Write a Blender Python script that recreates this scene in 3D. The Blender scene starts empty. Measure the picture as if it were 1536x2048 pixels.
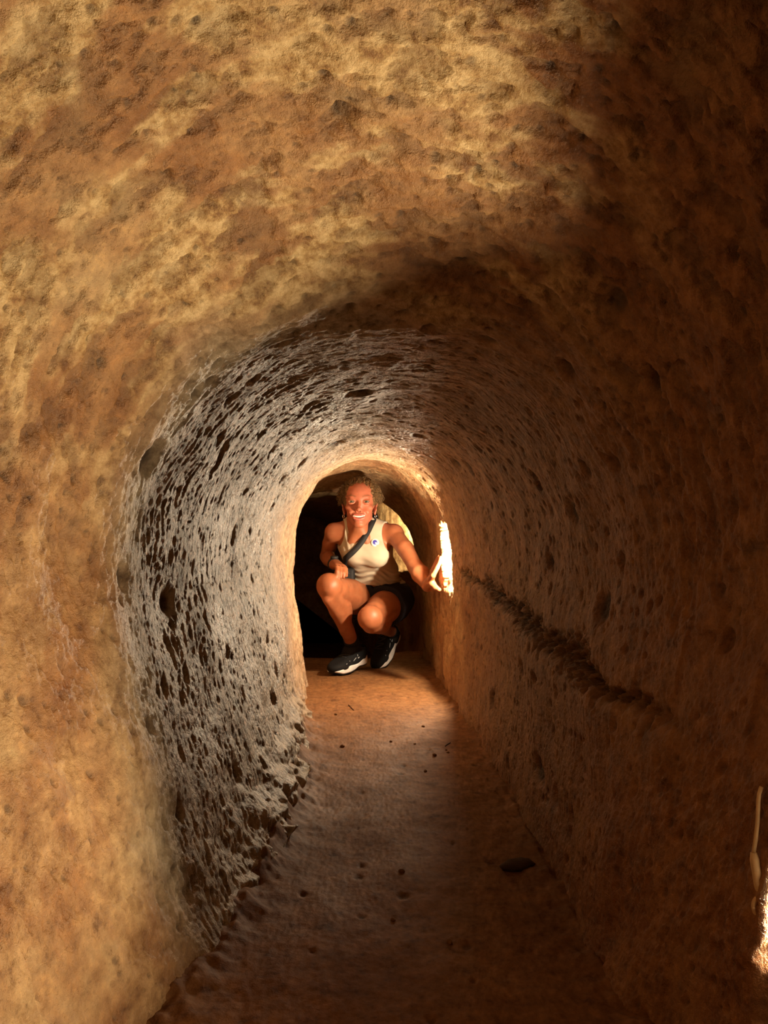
import bpy, math
import numpy as np
from mathutils import Vector, Matrix

# ------------------------------------------------------------------ camera, world, lights, exposure
scn = bpy.context.scene
COL = scn.collection
R = math.radians

cam_d = bpy.data.cameras.new('camera')
cam_d.sensor_fit = 'VERTICAL'
cam_d.sensor_height = 36.0
cam_d.lens = 26.0
cam_d.clip_start = 0.02
cam = bpy.data.objects.new('camera', cam_d)
COL.objects.link(cam)
cam.location = (0.0, 0.0, 0.53)
cam.rotation_euler = (R(90 + 2.94), 0, 0)
scn.camera = cam

world = bpy.data.worlds.new('world')
scn.world = world
world.use_nodes = True
world.node_tree.nodes['Background'].inputs[0].default_value = (0.0, 0.0, 0.0, 1)
world.node_tree.nodes['Background'].inputs[1].default_value = 0.0

scn.view_settings.view_transform = 'Standard'
scn.view_settings.look = 'None'
scn.view_settings.gamma = 1.0
scn.view_settings.use_curve_mapping = False
scn.view_settings.exposure = 0.32
scn.cycles.max_bounces = 8
scn.cycles.diffuse_bounces = 4
scn.cycles.sample_clamp_indirect = 4.0
scn.cycles.use_adaptive_sampling = True
scn.cycles.adaptive_threshold = 0.08
scn.cycles.adaptive_min_samples = 20

NEAR_LAMP = (0.468, 0.66, 0.165)       # small lamp in a niche low in the right wall, beside the photographer
FAR_LAMP = (0.258, 2.700, 0.51)       # bulb inside the niche in the right wall, just before the low arch
ADDED_BACK_LAMP = (0.180, 3.93, 0.66)       # unseen bulb added round the corner to light the back wall behind the woman


def lamp_light(name, kind, loc, energy, color, radius):
    l = bpy.data.lights.new(name, kind)
    l.energy = energy
    l.color = color
    l.shadow_soft_size = radius
    o = bpy.data.objects.new(name, l)
    o.location = loc
    COL.objects.link(o)
    return o


lamp_light('near_niche_light', 'POINT', NEAR_LAMP, 38.0, (1.0, 0.76, 0.46), 0.020)
lamp_light('far_niche_light', 'POINT', FAR_LAMP, 25.0, (1.0, 0.81, 0.56), 0.012)
back = lamp_light('added_back_light', 'SPOT', ADDED_BACK_LAMP, 20.0, (1.0, 0.78, 0.46), 0.012)  # added to brighten the wall behind her
back.data.spot_size = R(110)
back.data.spot_blend = 0.5
back.rotation_euler = Vector((-0.28, 0.60, -0.10)).to_track_quat('-Z', 'Y').to_euler()

# ------------------------------------------------------------------ numeric helpers


_rng = np.random.default_rng(7)
_T = _rng.random((512, 512)).astype(np.float32)
_TC = np.cos(_T * 6.2831853).astype(np.float32)
_TS = np.sin(_T * 6.2831853).astype(np.float32)
_TU = _rng.random((4, 512 * 512)).astype(np.float32)
_TC, _TS = _TC.ravel(), _TS.ravel()


def _idx(ix, iy, seed):
    return ((ix + seed * 37) & 511) * 512 + ((iy + seed * 91) & 511)


def gnoise(x, y, seed):
    """2D gradient noise, about -1..1"""
    x, y = np.broadcast_arrays(np.asarray(x, dtype=np.float32), np.asarray(y, dtype=np.float32))
    ix = np.floor(x)
    iy = np.floor(y)
    fx = x - ix
    fy = y - iy
    ix = ix.astype(np.int32)
    iy = iy.astype(np.int32)
    ux = fx * fx * fx * (fx * (fx * 6 - 15) + 10)
    uy = fy * fy * fy * (fy * (fy * 6 - 15) + 10)
    out = 0
    for a in (0, 1):
        for b in (0, 1):
            k = _idx(ix + a, iy + b, seed)
            out = out + (_TC[k] * (fx - a) + _TS[k] * (fy - b)) * ((ux if a else 1 - ux) * (uy if b else 1 - uy))
    return out * 1.5


def fbm(x, y, seed, octs=4, gain=0.5):
    v = 0
    amp = 1.0
    for k in range(octs):
        v = v + amp * gnoise(x, y, seed + 17 * k)
        x = x * 2.03 + 11.3
        y = y * 2.03 + 5.7
        amp *= gain
    return v


def pits(x, y, seed, keep=0.5, rmin=0.15, rmax=0.45):
    """0..1 depth of scattered bowl shaped pits, one candidate in each unit cell"""
    x = x.astype(np.float32)
    y = y.astype(np.float32)
    ix = np.floor(x).astype(np.int32)
    iy = np.floor(y).astype(np.int32)
    out = np.zeros_like(x)
    for a in (-1, 0, 1):
        for b in (-1, 0, 1):
            k = _idx(ix + a, iy + b, seed)
            px = ix + a + 0.2 + 0.6 * _TU[0][k]
            py = iy + b + 0.2 + 0.6 * _TU[1][k]
            r = rmin + (rmax - rmin) * _TU[3][k] ** 2
            p = np.where(_TU[2][k] < keep, np.clip(1.25 - np.hypot(x - px, y - py) / r, 0, 1), 0)
            out = np.maximum(out, p * p * (3 - 2 * p) * (0.4 + 0.6 * r / rmax))
    return out


def smooth(a, b, x):
    t = np.clip((x - a) / (b - a), 0, 1)
    return t * t * (3 - 2 * t)


def mesh_np(name, verts, faces, mat, parent=None, smooth_shade=True, origin=(0, 0, 0), attrs=None):
    """one mesh object from numpy arrays; faces is (n,3) or (n,4)"""
    verts = np.asarray(verts, dtype=np.float32) - np.asarray(origin, dtype=np.float32)
    faces = np.asarray(faces, dtype=np.int32)
    k = faces.shape[1]
    me = bpy.data.meshes.new(name)
    me.vertices.add(len(verts))
    me.vertices.foreach_set('co', verts.ravel())
    me.loops.add(faces.size)
    me.loops.foreach_set('vertex_index', faces.ravel())
    me.polygons.add(len(faces))
    me.polygons.foreach_set('loop_start', np.arange(0, faces.size, k, dtype=np.int32))
    me.polygons.foreach_set('loop_total', np.full(len(faces), k, dtype=np.int32))
    if smooth_shade:
        me.polygons.foreach_set('use_smooth', np.ones(len(faces), dtype=bool))
    me.update(calc_edges=True)
    for an, av in (attrs or {}).items():
        at = me.attributes.new(an, 'FLOAT', 'POINT')
        at.data.foreach_set('value', np.asarray(av, dtype=np.float32).ravel())
    me.materials.append(mat)
    o = bpy.data.objects.new(name, me)
    COL.objects.link(o)
    if parent is not None:
        o.parent = parent
    return o


def grid_faces(nr, nc, flip=False):
    i = np.arange(nr - 1)[:, None] * nc + np.arange(nc - 1)[None, :]
    f = np.stack([i, i + 1, i + nc + 1, i + nc], -1).reshape(-1, 4)
    return f[:, ::-1] if flip else f


def tag(o, label, cat, group=None):
    o['label'] = label
    o['category'] = cat
    if group:
        o['group'] = group
    return o


def empty(name, loc):
    o = bpy.data.objects.new(name, None)
    o.empty_display_size = 0.05
    o.location = loc
    COL.objects.link(o)
    return o


# ------------------------------------------------------------------ materials
def new_mat(name):
    m = bpy.data.materials.new(name)
    m.use_nodes = True
    nt = m.node_tree
    return m, nt, nt.nodes['Principled BSDF']


def simple_mat(name, col, rough=0.6, spec=0.4, metal=0.0, sss=0.0, bump=None, var=0.0, vscale=40):
    m, nt, b = new_mat(name)
    b.inputs['Base Color'].default_value = (*col, 1)
    b.inputs['Roughness'].default_value = rough
    b.inputs['Specular IOR Level'].default_value = spec
    b.inputs['Metallic'].default_value = metal
    if sss:
        b.inputs['Subsurface Weight'].default_value = sss
        b.inputs['Subsurface Radius'].default_value = (0.010, 0.004, 0.002)
        b.inputs['Subsurface Scale'].default_value = 0.5
    tc = nt.nodes.new('ShaderNodeTexCoord')
    if var:
        n = nt.nodes.new('ShaderNodeTexNoise')
        n.inputs['Scale'].default_value = vscale
        n.inputs['Detail'].default_value = 4
        nt.links.new(tc.outputs['Object'], n.inputs['Vector'])
        mx = nt.nodes.new('ShaderNodeMix')
        mx.data_type = 'RGBA'
        mx.inputs[6].default_value = (*[c * (1 - var) for c in col], 1)
        mx.inputs[7].default_value = (*[min(1, c * (1 + var)) for c in col], 1)
        nt.links.new(n.outputs['Fac'], mx.inputs[0])
        nt.links.new(mx.outputs[2], b.inputs['Base Color'])
    if bump:
        n = nt.nodes.new('ShaderNodeTexNoise')
        n.inputs['Scale'].default_value = bump[0]
        n.inputs['Detail'].default_value = 3
        nt.links.new(tc.outputs['Object'], n.inputs['Vector'])
        bp = nt.nodes.new('ShaderNodeBump')
        bp.inputs['Strength'].default_value = bump[1]
        bp.inputs['Distance'].default_value = bump[2]
        nt.links.new(n.outputs['Fac'], bp.inputs['Height'])
        nt.links.new(bp.outputs['Normal'], b.inputs['Normal'])
    return m


def earth_mat(name, floor=False):
    """compacted clay: red brown and ochre patches, grey crusting plus painted arch glow by attribute"""
    m, nt, b = new_mat(name)
    N = nt.nodes.new
    L = nt.links.new
    tc = N('ShaderNodeTexCoord')

    def noise(scale, detail=5, rough=0.6, dist=0.0):
        n = N('ShaderNodeTexNoise')
        n.inputs['Scale'].default_value = scale
        n.inputs['Detail'].default_value = detail
        n.inputs['Roughness'].default_value = rough
        n.inputs['Distortion'].default_value = dist
        L(tc.outputs['Object'], n.inputs['Vector'])
        return n

    def ramp(src, stops):
        r = N('ShaderNodeValToRGB')
        els = r.color_ramp.elements
        while len(els) < len(stops):
            els.new(0.5)
        for e, (p, c) in zip(els, stops):
            e.position = p
            e.color = (*c, 1)
        L(src, r.inputs['Fac'])
        return r

    def mix(a, bcol, fac, mode='MIX'):
        x = N('ShaderNodeMix')
        x.data_type = 'RGBA'
        x.blend_type = mode
        if isinstance(fac, float):
            x.inputs[0].default_value = fac
        else:
            L(fac, x.inputs[0])
        for s, v in ((6, a), (7, bcol)):
            if isinstance(v, tuple):
                x.inputs[s].default_value = (*v, 1)
            else:
                L(v, x.inputs[s])
        return x.outputs[2]

    big = noise(6.0, 4, 0.65, 0.3)
    mid = noise(42.0, 4, 0.72)
    if floor:
        base = ramp(big.outputs['Fac'], [(0.3, (0.145, 0.055, 0.016)), (0.55, (0.205, 0.084, 0.026)), (0.75, (0.24, 0.108, 0.038))]).outputs['Color']
    else:
        base = ramp(big.outputs['Fac'], [(0.30, (0.19, 0.075, 0.025)), (0.44, (0.33, 0.165, 0.066)),
                                         (0.56, (0.44, 0.26, 0.12)), (0.70, (0.52, 0.37, 0.20))]).outputs['Color']
    f = ramp(mid.outputs['Fac'], [(0.28, (0.45, 0.38, 0.32)), (0.42, (0.85, 0.82, 0.78)), (0.55, (1.05, 1.04, 1.02)), (0.70, (1.35, 1.33, 1.22))]).outputs['Color']
    base = mix(base, f, 1.0, 'MULTIPLY')

    def attr(n):
        t = N('ShaderNodeAttribute')
        t.attribute_name = n
        return t.outputs['Fac']
    # pale ochre lime patches, grey crust of the pick-marked stretch with painted glow on the lamp-lit arch, darker colour in holes and cracks
    och = ramp(mid.outputs['Fac'], [(0.34, (0.26, 0.13, 0.045)), (0.46, (0.48, 0.31, 0.13)), (0.64, (0.78, 0.59, 0.32))]).outputs['Color']
    red = ramp(mid.outputs['Fac'], [(0.30, (0.11, 0.036, 0.010)), (0.50, (0.24, 0.090, 0.026)), (0.70, (0.36, 0.16, 0.055))]).outputs['Color']
    base = mix(base, red, attr('redclay'))
    base = mix(base, och, attr('ochre'))
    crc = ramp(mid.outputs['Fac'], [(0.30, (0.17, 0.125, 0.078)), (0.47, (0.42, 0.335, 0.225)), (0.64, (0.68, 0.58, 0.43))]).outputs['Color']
    base = mix(base, crc, attr('crust_and_glow'))
    base = mix(base, (0.045, 0.026, 0.014), attr('recess_dark'))
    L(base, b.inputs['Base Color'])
    rr = N('ShaderNodeMapRange')
    L(big.outputs['Fac'], rr.inputs['Value'])
    rr.inputs['From Min'].default_value = 0.3
    rr.inputs['From Max'].default_value = 0.7
    rr.inputs['To Min'].default_value = 0.80 if floor else 0.33
    rr.inputs['To Max'].default_value = 0.62 if floor else 0.58
    L(rr.outputs['Result'], b.inputs['Roughness'])
    b.inputs['Specular IOR Level'].default_value = 0.3 if floor else 0.55
    h1 = noise(170.0, 4, 0.75)
    bp = N('ShaderNodeBump')
    bp.inputs['Strength'].default_value = 0.55 if floor else 1.0
    bp.inputs['Distance'].default_value = 0.0022 if floor else 0.0032
    L(h1.outputs['Fac'], bp.inputs['Height'])
    L(bp.outputs['Normal'], b.inputs['Normal'])
    return m


M_WALL = earth_mat('compacted_clay')
M_FLOOR = earth_mat('trodden_clay', True)

# ------------------------------------------------------------------ the tunnel
# depth, left foot, right foot, left bulge, right bulge, spring height, crown height
KEYS = np.array([
    [-1.00, -0.46, 0.42, -0.56, 0.54, 0.45, 1.05],
    [0.20, -0.42, 0.40, -0.54, 0.52, 0.45, 1.09],
    [0.45, -0.36, 0.36, -0.49, 0.46, 0.46, 1.05],
    [0.70, -0.28, 0.30, -0.41, 0.40, 0.47, 0.95],
    [0.88, -0.235, 0.275, -0.355, 0.365, 0.47, 0.87],
    [1.00, -0.205, 0.27, -0.338, 0.345, 0.47, 0.838],
    [1.25, -0.190, 0.267, -0.332, 0.33, 0.47, 0.835],
    [1.60, -0.185, 0.267, -0.326, 0.312, 0.47, 0.842],
    [2.06, -0.225, 0.267, -0.318, 0.285, 0.48, 0.845],
    [2.40, -0.262, 0.250, -0.325, 0.258, 0.49, 0.848],
    [2.62, -0.280, 0.240, -0.336, 0.240, 0.50, 0.862],
    [2.79, -0.292, 0.232, -0.345, 0.225, 0.50, 0.872],
    [2.84, -0.320, 0.230, -0.372, 0.222, 0.50, 0.885],
    [3.00, -0.350, 0.228, -0.405, 0.217, 0.50, 0.892],
    [3.30, -0.410, 0.222, -0.450, 0.196, 0.50, 0.875],
    [3.70, -0.560, 0.190, -0.600, 0.150, 0.50, 0.820],
    [3.78, -0.600, 0.195, -0.640, 0.160, 0.50, 0.850],
    [3.90, -0.660, 0.260, -0.720, 0.260, 0.50, 0.900],
    [5.00, -1.000, 0.260, -1.080, 0.260, 0.50, 0.900],
    [7.50, -1.900, -0.30, -1.980, -0.300, 0.50, 0.900]])

rows = np.concatenate([np.linspace(-1.0, 0.42, 30)[:-1],
                       np.exp(np.linspace(math.log(0.42), math.log(2.95), 980)),
                       np.linspace(2.95, 3.92, 180)[1:],
                       np.linspace(3.92, 7.5, 50)[1:]])
NW, NA = 210, 400                      # columns on one wall and on the vault
tw = np.linspace(0, 1, NW)
ta = np.linspace(0, 1, NA)


def key(col, y):
    return np.interp(y, KEYS[:, 0], KEYS[:, col])


def softkey(col, y):
    # blend the sharp polyline a little
    return 0.5 * key(col, y) + 0.25 * (key(col, y - 0.02) + key(col, y + 0.02))


Y = rows[:, None]
xlb, xrb, xl, xr, zs, top = [softkey(k, Y) for k in range(1, 7)]


def wall_curve(xb, xm, t):
    # foot to spring: gently bowed outwards
    e = t ** 0.75
    return xb + (xm - xb) * e, zs * t


XL, ZL = wall_curve(xlb, xl, tw[None, :])
XR, ZR = wall_curve(xrb, xr, tw[None, ::-1])
th = math.pi * (1 - ta)[None, :]
xc = (xl + xr) / 2
ax = (xr - xl) / 2
ex = 0.93
XA = xc + ax * np.sign(np.cos(th)) * np.abs(np.cos(th)) ** ex
ZA = zs + (top - zs) * np.abs(np.sin(th)) ** ex
X = np.concatenate([XL[:, :-1], XA, XR[:, 1:]], 1)
Z = np.concatenate([ZL[:, :-1], ZA, ZR[:, 1:]], 1)
YY = np.broadcast_to(Y, X.shape).copy()

# normals inside the cross-section, pointing into the tunnel
dX = np.gradient(X, axis=1)
dZ = np.gradient(Z, axis=1)
ln = np.hypot(dX, dZ) + 1e-9
NX, NZ = dZ / ln, -dX / ln
# arc length from the crown keeps noise isotropic
S = np.cumsum(ln, axis=1)
mid = X.shape[1] // 2
S = S - S[:, mid:mid + 1]

left = smooth(0.02, -0.12, X)
right = 1 - left
fac = smooth(0.86, 1.02, YY + 0.05 * gnoise(S * 6, YY * 0 + 3.1, 5))      # the pick-marked stretch starts about one metre in
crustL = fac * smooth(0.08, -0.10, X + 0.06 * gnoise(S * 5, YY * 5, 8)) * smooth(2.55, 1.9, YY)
rough = np.clip(0.22 + 0.78 * fac * (0.8 + 0.2 * left), 0, 1)

D = 0.011 * fbm(S / 0.28, YY / 0.30, 1, 3)
D += 0.0062 * fbm(S / 0.10, YY / 0.085, 21, 3, 0.45) * (0.55 + 0.1 * fac)
# pick marks running round the vault
warp = 0.02 * gnoise(S / 0.12, YY / 0.12, 31)
groove = gnoise(S / 0.075, (YY + 0.35 * S * 0.10 + warp) / 0.011, 33)
groove2 = gnoise(S / 0.035, (YY + warp) / 0.0055, 37)
D += (0.0011 * groove + 0.0006 * groove2) * rough * fac
ridge = 1 - np.abs(gnoise(S / 0.05, (YY + warp) / 0.016, 39))
D += 0.0009 * (ridge - 0.7) * fac * (0.35 + 0.65 * left)
# crumbly grain
grain = fbm(S / 0.022, YY / 0.008, 51, 3, 0.6)
D += 0.0008 * grain * (0.3 + 0.9 * crustL + 0.25 * fac)
D += 0.0009 * fbm(S / 0.006, YY / 0.006, 57, 2)
# pits: small everywhere, oval ones on the worked stretch, a few deep holes
p1 = pits(S / 0.030, YY / 0.026, 61, 0.42, 0.08, 0.30)
p2 = pits(S / 0.055, YY / 0.040, 71, 0.24, 0.10, 0.34)
p3 = pits(S / 0.16, YY / 0.15, 81, 0.38, 0.07, 0.20)
p4 = pits(S / 0.085, YY / 0.05, 91, 0.26, 0.10, 0.34)
p6 = pits(S / 0.030, YY / 0.020, 97, 0.32, 0.08, 0.30)
D -= 0.0045 * p1 + 0.0070 * p2 * fac + 0.0045 * p6 * fac + 0.014 * p3 + 0.011 * p4 * crustL
# a broken band on the front vault where flakes have dropped off
fore = 1 - fac
chip = smooth(0.05, 0.30, fbm(S / 0.06, YY / 0.030, 101, 4, 0.6)) * fore * smooth(0.45, 0.60, Z)
D -= 0.005 * chip
p5 = pits(S / 0.020, YY / 0.013, 107, 0.33, 0.10, 0.36)
D -= 0.0035 * p5 * fore
D += 0.0022 * fbm(S / 0.018, YY / 0.010, 109, 3, 0.65) * fore * smooth(-0.35, 0.3, gnoise(S / 0.15, YY / 0.12, 113))
step = smooth(0.12, 0.20, fbm(S / 0.20, YY / 0.10, 111, 3)) * fore
D -= 0.003 * step
# big soft rib where the worked stretch begins on the left
D += 0.010 * np.exp(-((YY - 0.93) / 0.05) ** 2) * left * smooth(0.05, 0.3, Z)
# hollow just behind it
D -= 0.008 * np.exp(-((YY - 1.10) / 0.07) ** 2) * left * (0.6 + 0.5 * gnoise(S / 0.09, YY * 0, 117))
# roots of the left wall swell into the floor
footL = left * smooth(0.16, 0.0, Z)
D += footL * (0.020 + 0.022 * fbm(S / 0.06, YY / 0.09, 121, 3)) * smooth(0.9, 1.3, YY) * smooth(2.7, 2.3, YY)
# crack with a broken shelf along the right wall
zc = np.interp(YY, [0.55, 0.75, 0.98, 1.43, 1.9, 2.4, 2.55], [0.27, 0.30, 0.33, 0.366, 0.42, 0.452, 0.46])
zc = zc + 0.012 * fbm(YY / 0.06, YY * 0 + 1.5, 131, 3)
wid = 0.009 + 0.018 * smooth(-0.1, 0.5, gnoise(YY / 0.22, YY * 0 + 9.3, 137)) + 0.010 * smooth(1.0, 1.35, YY) * smooth(2.05, 1.5, YY)
ck = np.exp(-((Z - zc) / wid) ** 2) * right * (X > 0) * smooth(0.85, 1.0, YY) * smooth(2.52, 2.42, YY)
ckn = 0.75 + 0.9 * fbm(S / 0.014, YY / 0.022, 141, 4, 0.6)
D -= 0.020 * ck * np.clip(ckn, 0.1, 2)
D += 0.010 * smooth(0.0, -0.03, Z - zc) * smooth(-0.16, -0.03, Z - zc) * right * (X > 0) * smooth(0.8, 1.1, YY) * smooth(2.5, 2.3, YY)
# lamp niche in the right wall
nz = (Z - 0.50) / 0.125
ny = (YY - 2.717) / 0.094
nb = np.clip(1.15 - np.maximum(np.abs(ny + 0.22 * gnoise(Z / 0.028, YY * 0, 151) + 0.10 * gnoise(Z / 0.010, YY * 0, 153)), np.abs(nz + 0.16 * gnoise(YY / 0.02, Z * 0, 157))) ** 3.0, 0, 1)
niche = smooth(0.1, 0.75, nb) * (X > 0.1)
D -= 0.075 * niche * (0.22 + 0.78 * smooth(0.405, 0.475, Z + 0.02 * gnoise(YY / 0.03, Z / 0.03, 155)))
# deeper niche for the near lamp
mz = (Z - 0.25) / 0.15
my = (YY - 0.612) / 0.088
mb = np.clip(1.15 - np.maximum(np.abs(my), np.abs(mz)) ** 4.0, 0, 1)
nich2 = smooth(0.1, 0.7, mb) * (X > 0.1)
D -= 0.155 * nich2
# lip of the low arch behind the lamp
D += 0.010 * np.exp(-((YY - 2.785) / 0.022) ** 2) * (1 - niche) * (Z > 0.02) * left

recess_dark = np.clip(0.85 * smooth(0.35, 0.9, p3) + 0.55 * smooth(0.3, 0.9, p2) * fac + 0.5 * smooth(0.35, 0.9, p6) * fac + 0.75 * ck * np.clip(ckn, 0, 1.2) + 0.6 * smooth(0.4, 0.9, p4) * crustL, 0, 0.9)  # darker colour inside the pits and along the crack
recess_dark = np.clip(recess_dark + 0.5 * smooth(0.45, 0.9, p1) + 0.55 * smooth(0.35, 0.9, p5) * fore + 0.30 * chip, 0, 0.9)
patch = smooth(-0.15, 0.45, fbm(S / 0.16, YY / 0.075, 161, 4, 0.62))
ochre = np.clip(fore * patch * (0.25 + 0.75 * smooth(0.50, 0.85, Z)) * smooth(0.32, 0.10, X), 0, 0.95)
redclay = 0.75 * smooth(0.02, 0.20, X + 0.05 * gnoise(S / 0.15, YY / 0.2, 171)) * smooth(2.75, 1.9, YY)
crust_and_glow = np.clip(0.45 * smooth(2.15, 2.45, YY) * smooth(2.86, 2.80, YY) * smooth(0.16, 0.0, X) + 0.9 * crustL + 0.25 * fac * smooth(0.5, 0.8, Z) * (1 - right * 0.6), 0, 1)  # arch ring beside the far lamp is coloured paler to look brighter

X = X + D * NX
Z = Z + D * NZ
Z = np.where(YY > 3.6, Z - 0.42 * smooth(0.35, 0.0, Z) * smooth(3.6, 4.3, YY), Z)
V = np.stack([X, YY, Z], -1)


def shell(name, c0, c1, r0=0, r1=None):
    v = V[r0:r1, c0:c1]
    nr, nc = v.shape[:2]
    sl = (slice(r0, r1), slice(c0, c1))
    o = mesh_np(name, v.reshape(-1, 3), grid_faces(nr, nc), M_WALL,
                attrs={'crust_and_glow': crust_and_glow[sl], 'ochre': ochre[sl], 'recess_dark': recess_dark[sl], 'redclay': redclay[sl]})
    o['kind'] = 'structure'
    return o


c1 = NW - 1 + int(NA * 0.20)
c2 = X.shape[1] - c1
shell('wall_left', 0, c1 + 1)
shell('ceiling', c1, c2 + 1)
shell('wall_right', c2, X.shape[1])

# floor
NF = 330
fr = np.concatenate([np.linspace(-1.0, 0.45, 20)[:-1], np.exp(np.linspace(math.log(0.45), math.log(3.95), 560)), np.linspace(3.95, 7.5, 40)[1:]])
fy = fr[:, None]
u = np.linspace(0, 1, NF)[None, :]
fl = softkey(1, fy) - 0.05
frr = softkey(2, fy) + 0.05
FX = fl + (frr - fl) * u
FY = np.broadcast_to(fy, FX.shape)
FZ = 0.006 * fbm(FX / 0.22, FY / 0.25, 201, 3) + 0.0011 * fbm(FX / 0.03, FY / 0.035, 205, 3) + 0.0008 * fbm(FX / 0.008, FY / 0.009, 207, 2)
dl = FX - (fl + 0.05)
dr = (frr - 0.05) - FX
FZ = FZ + 0.030 * np.exp(-np.clip(dl, 0, 1) / 0.035) * smooth(1.0, 1.4, FY) * smooth(2.7, 2.2, FY) * (0.7 + 0.5 * fbm(FX / 0.05, FY / 0.06, 211, 3))
FZ = FZ + 0.028 * np.exp(-np.clip(dl, 0, 1) / 0.03) * smooth(2.6, 2.0, FY) * (0.8 + 0.5 * fbm(FX / 0.07, FY / 0.07, 213, 3)) + 0.012 * np.exp(-np.clip(dr, 0, 1) / 0.025) * (0.8 + 0.6 * fbm(FX / 0.05, FY / 0.05, 215, 3))
fp = pits(FX / 0.07, FY / 0.07, 221, 0.30, 0.05, 0.18)
FZ = FZ - 0.004 * fp
# scraped hollow under the lamp where the right wall meets the ground
FZ = FZ - 0.010 * np.exp(-((FX - 0.20) / 0.03) ** 2 - ((FY - 2.75) / 0.25) ** 2)
# flatten where she crouches
FZ = FZ * (1 - 0.75 * np.exp(-((FX + 0.08) / 0.22) ** 2 - ((FY - 3.3) / 0.3) ** 2))
# floor sloped down behind her so this stretch stays hidden and dark
FZ = FZ - 0.45 * np.clip(FY - (3.66 + 0.24 * smooth(-0.08, 0.12, FX)), 0, 0.9) * smooth(3.6, 3.75, FY)
zero = np.zeros(FX.shape)
flo = mesh_np('floor', np.stack([FX, FY, FZ], -1).reshape(-1, 3), grid_faces(*FX.shape), M_FLOOR,
              attrs={'crust_and_glow': zero, 'ochre': 0.05 + zero, 'recess_dark': 0.6 * smooth(0.35, 0.8, fp)})
flo['kind'] = 'structure'

# end of the passage: a hanging wall of clay left open below to make that part dark, the tunnel goes on to the left and down
bp = np.array([[0.285, 3.86], [0.28, 3.98], [0.21, 4.08], [0.07, 4.22], [-0.05, 4.36], [-0.09, 4.50], [-0.06, 4.75]])
nb_, nz_ = 220, 120
tt = np.linspace(0, 1, nb_)
ts = np.linspace(0, 1, len(bp))
BX = np.interp(tt, ts, bp[:, 0])[None, :]
BY = np.interp(tt, ts, bp[:, 1])[None, :]
for _ in range(60):
    BX[0, 1:-1] = (BX[0, :-2] + BX[0, 2:] + 2 * BX[0, 1:-1]) / 4
    BY[0, 1:-1] = (BY[0, :-2] + BY[0, 2:] + 2 * BY[0, 1:-1]) / 4
q_ = np.linspace(0, 1, nz_)[:, None]
under = smooth(0.16, 0.0, q_)                       # the bottom edge turns under and back
BZ = 0.385 + 0.62 * np.clip((q_ - 0.12) / 0.88, 0, 1) + 0.008 * gnoise(BX / 0.05, BX * 0 + 2.2, 229)
dsp = 0.010 * fbm(BX / 0.2 + BZ * 0, BZ / 0.25, 231, 3) + 0.004 * fbm(BX / 0.025 + BZ * 0, BZ / 0.12, 235, 3)
BYY = BY + dsp + 0.30 * under
BXX = BX + BZ * 0 + 0.10 * under
bz = np.zeros(BXX.shape)
wb = mesh_np('wall_back', np.stack([BXX, BYY, BZ + 0 * BX], -1).reshape(-1, 3), grid_faces(nz_, nb_), M_WALL,
             attrs={'crust_and_glow': bz, 'ochre': bz + 0.35, 'recess_dark': bz})
wb['kind'] = 'structure'
# far end of the dark passage
v = V[-1]
n = len(v)
fan = np.stack([np.arange(n - 1), np.arange(1, n), np.full(n - 1, n)], -1)
we = mesh_np('wall_end', np.concatenate([v, np.array([[-1.1, 7.55, 0.2]])]), fan, M_WALL, attrs={'crust_and_glow': np.zeros(n + 1), 'ochre': np.zeros(n + 1), 'recess_dark': np.zeros(n + 1), 'redclay': np.zeros(n + 1)})
we['kind'] = 'structure'
# closing wall behind the photographer
v = V[0]
vc = np.array([[0.0, -1.0, 0.4]])
n = len(v)
fan = np.stack([np.arange(n - 1), np.arange(1, n), np.full(n - 1, n)], -1)
wf = mesh_np('wall_behind', np.concatenate([v, vc]), fan, M_WALL, attrs={'crust_and_glow': np.zeros(n + 1), 'ochre': np.zeros(n + 1), 'recess_dark': np.zeros(n + 1), 'redclay': np.zeros(n + 1)})
wf['kind'] = 'structure'

# ------------------------------------------------------------------ lamps
def box_np(lo, hi):
    x0, y0, z0 = lo
    x1, y1, z1 = hi
    v = [(x0, y0, z0), (x1, y0, z0), (x1, y1, z0), (x0, y1, z0), (x0, y0, z1), (x1, y0, z1), (x1, y1, z1), (x0, y1, z1)]
    f = [(0, 3, 2, 1), (4, 5, 6, 7), (0, 1, 5, 4), (1, 2, 6, 5), (2, 3, 7, 6), (3, 0, 4, 7)]
    return np.array(v, float), np.array(f)


def join_np(parts):
    vs, fs, n = [], [], 0
    for v, f in parts:
        vs.append(v)
        fs.append(f + n)
        n += len(v)
    return np.concatenate(vs), np.concatenate(fs)


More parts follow.
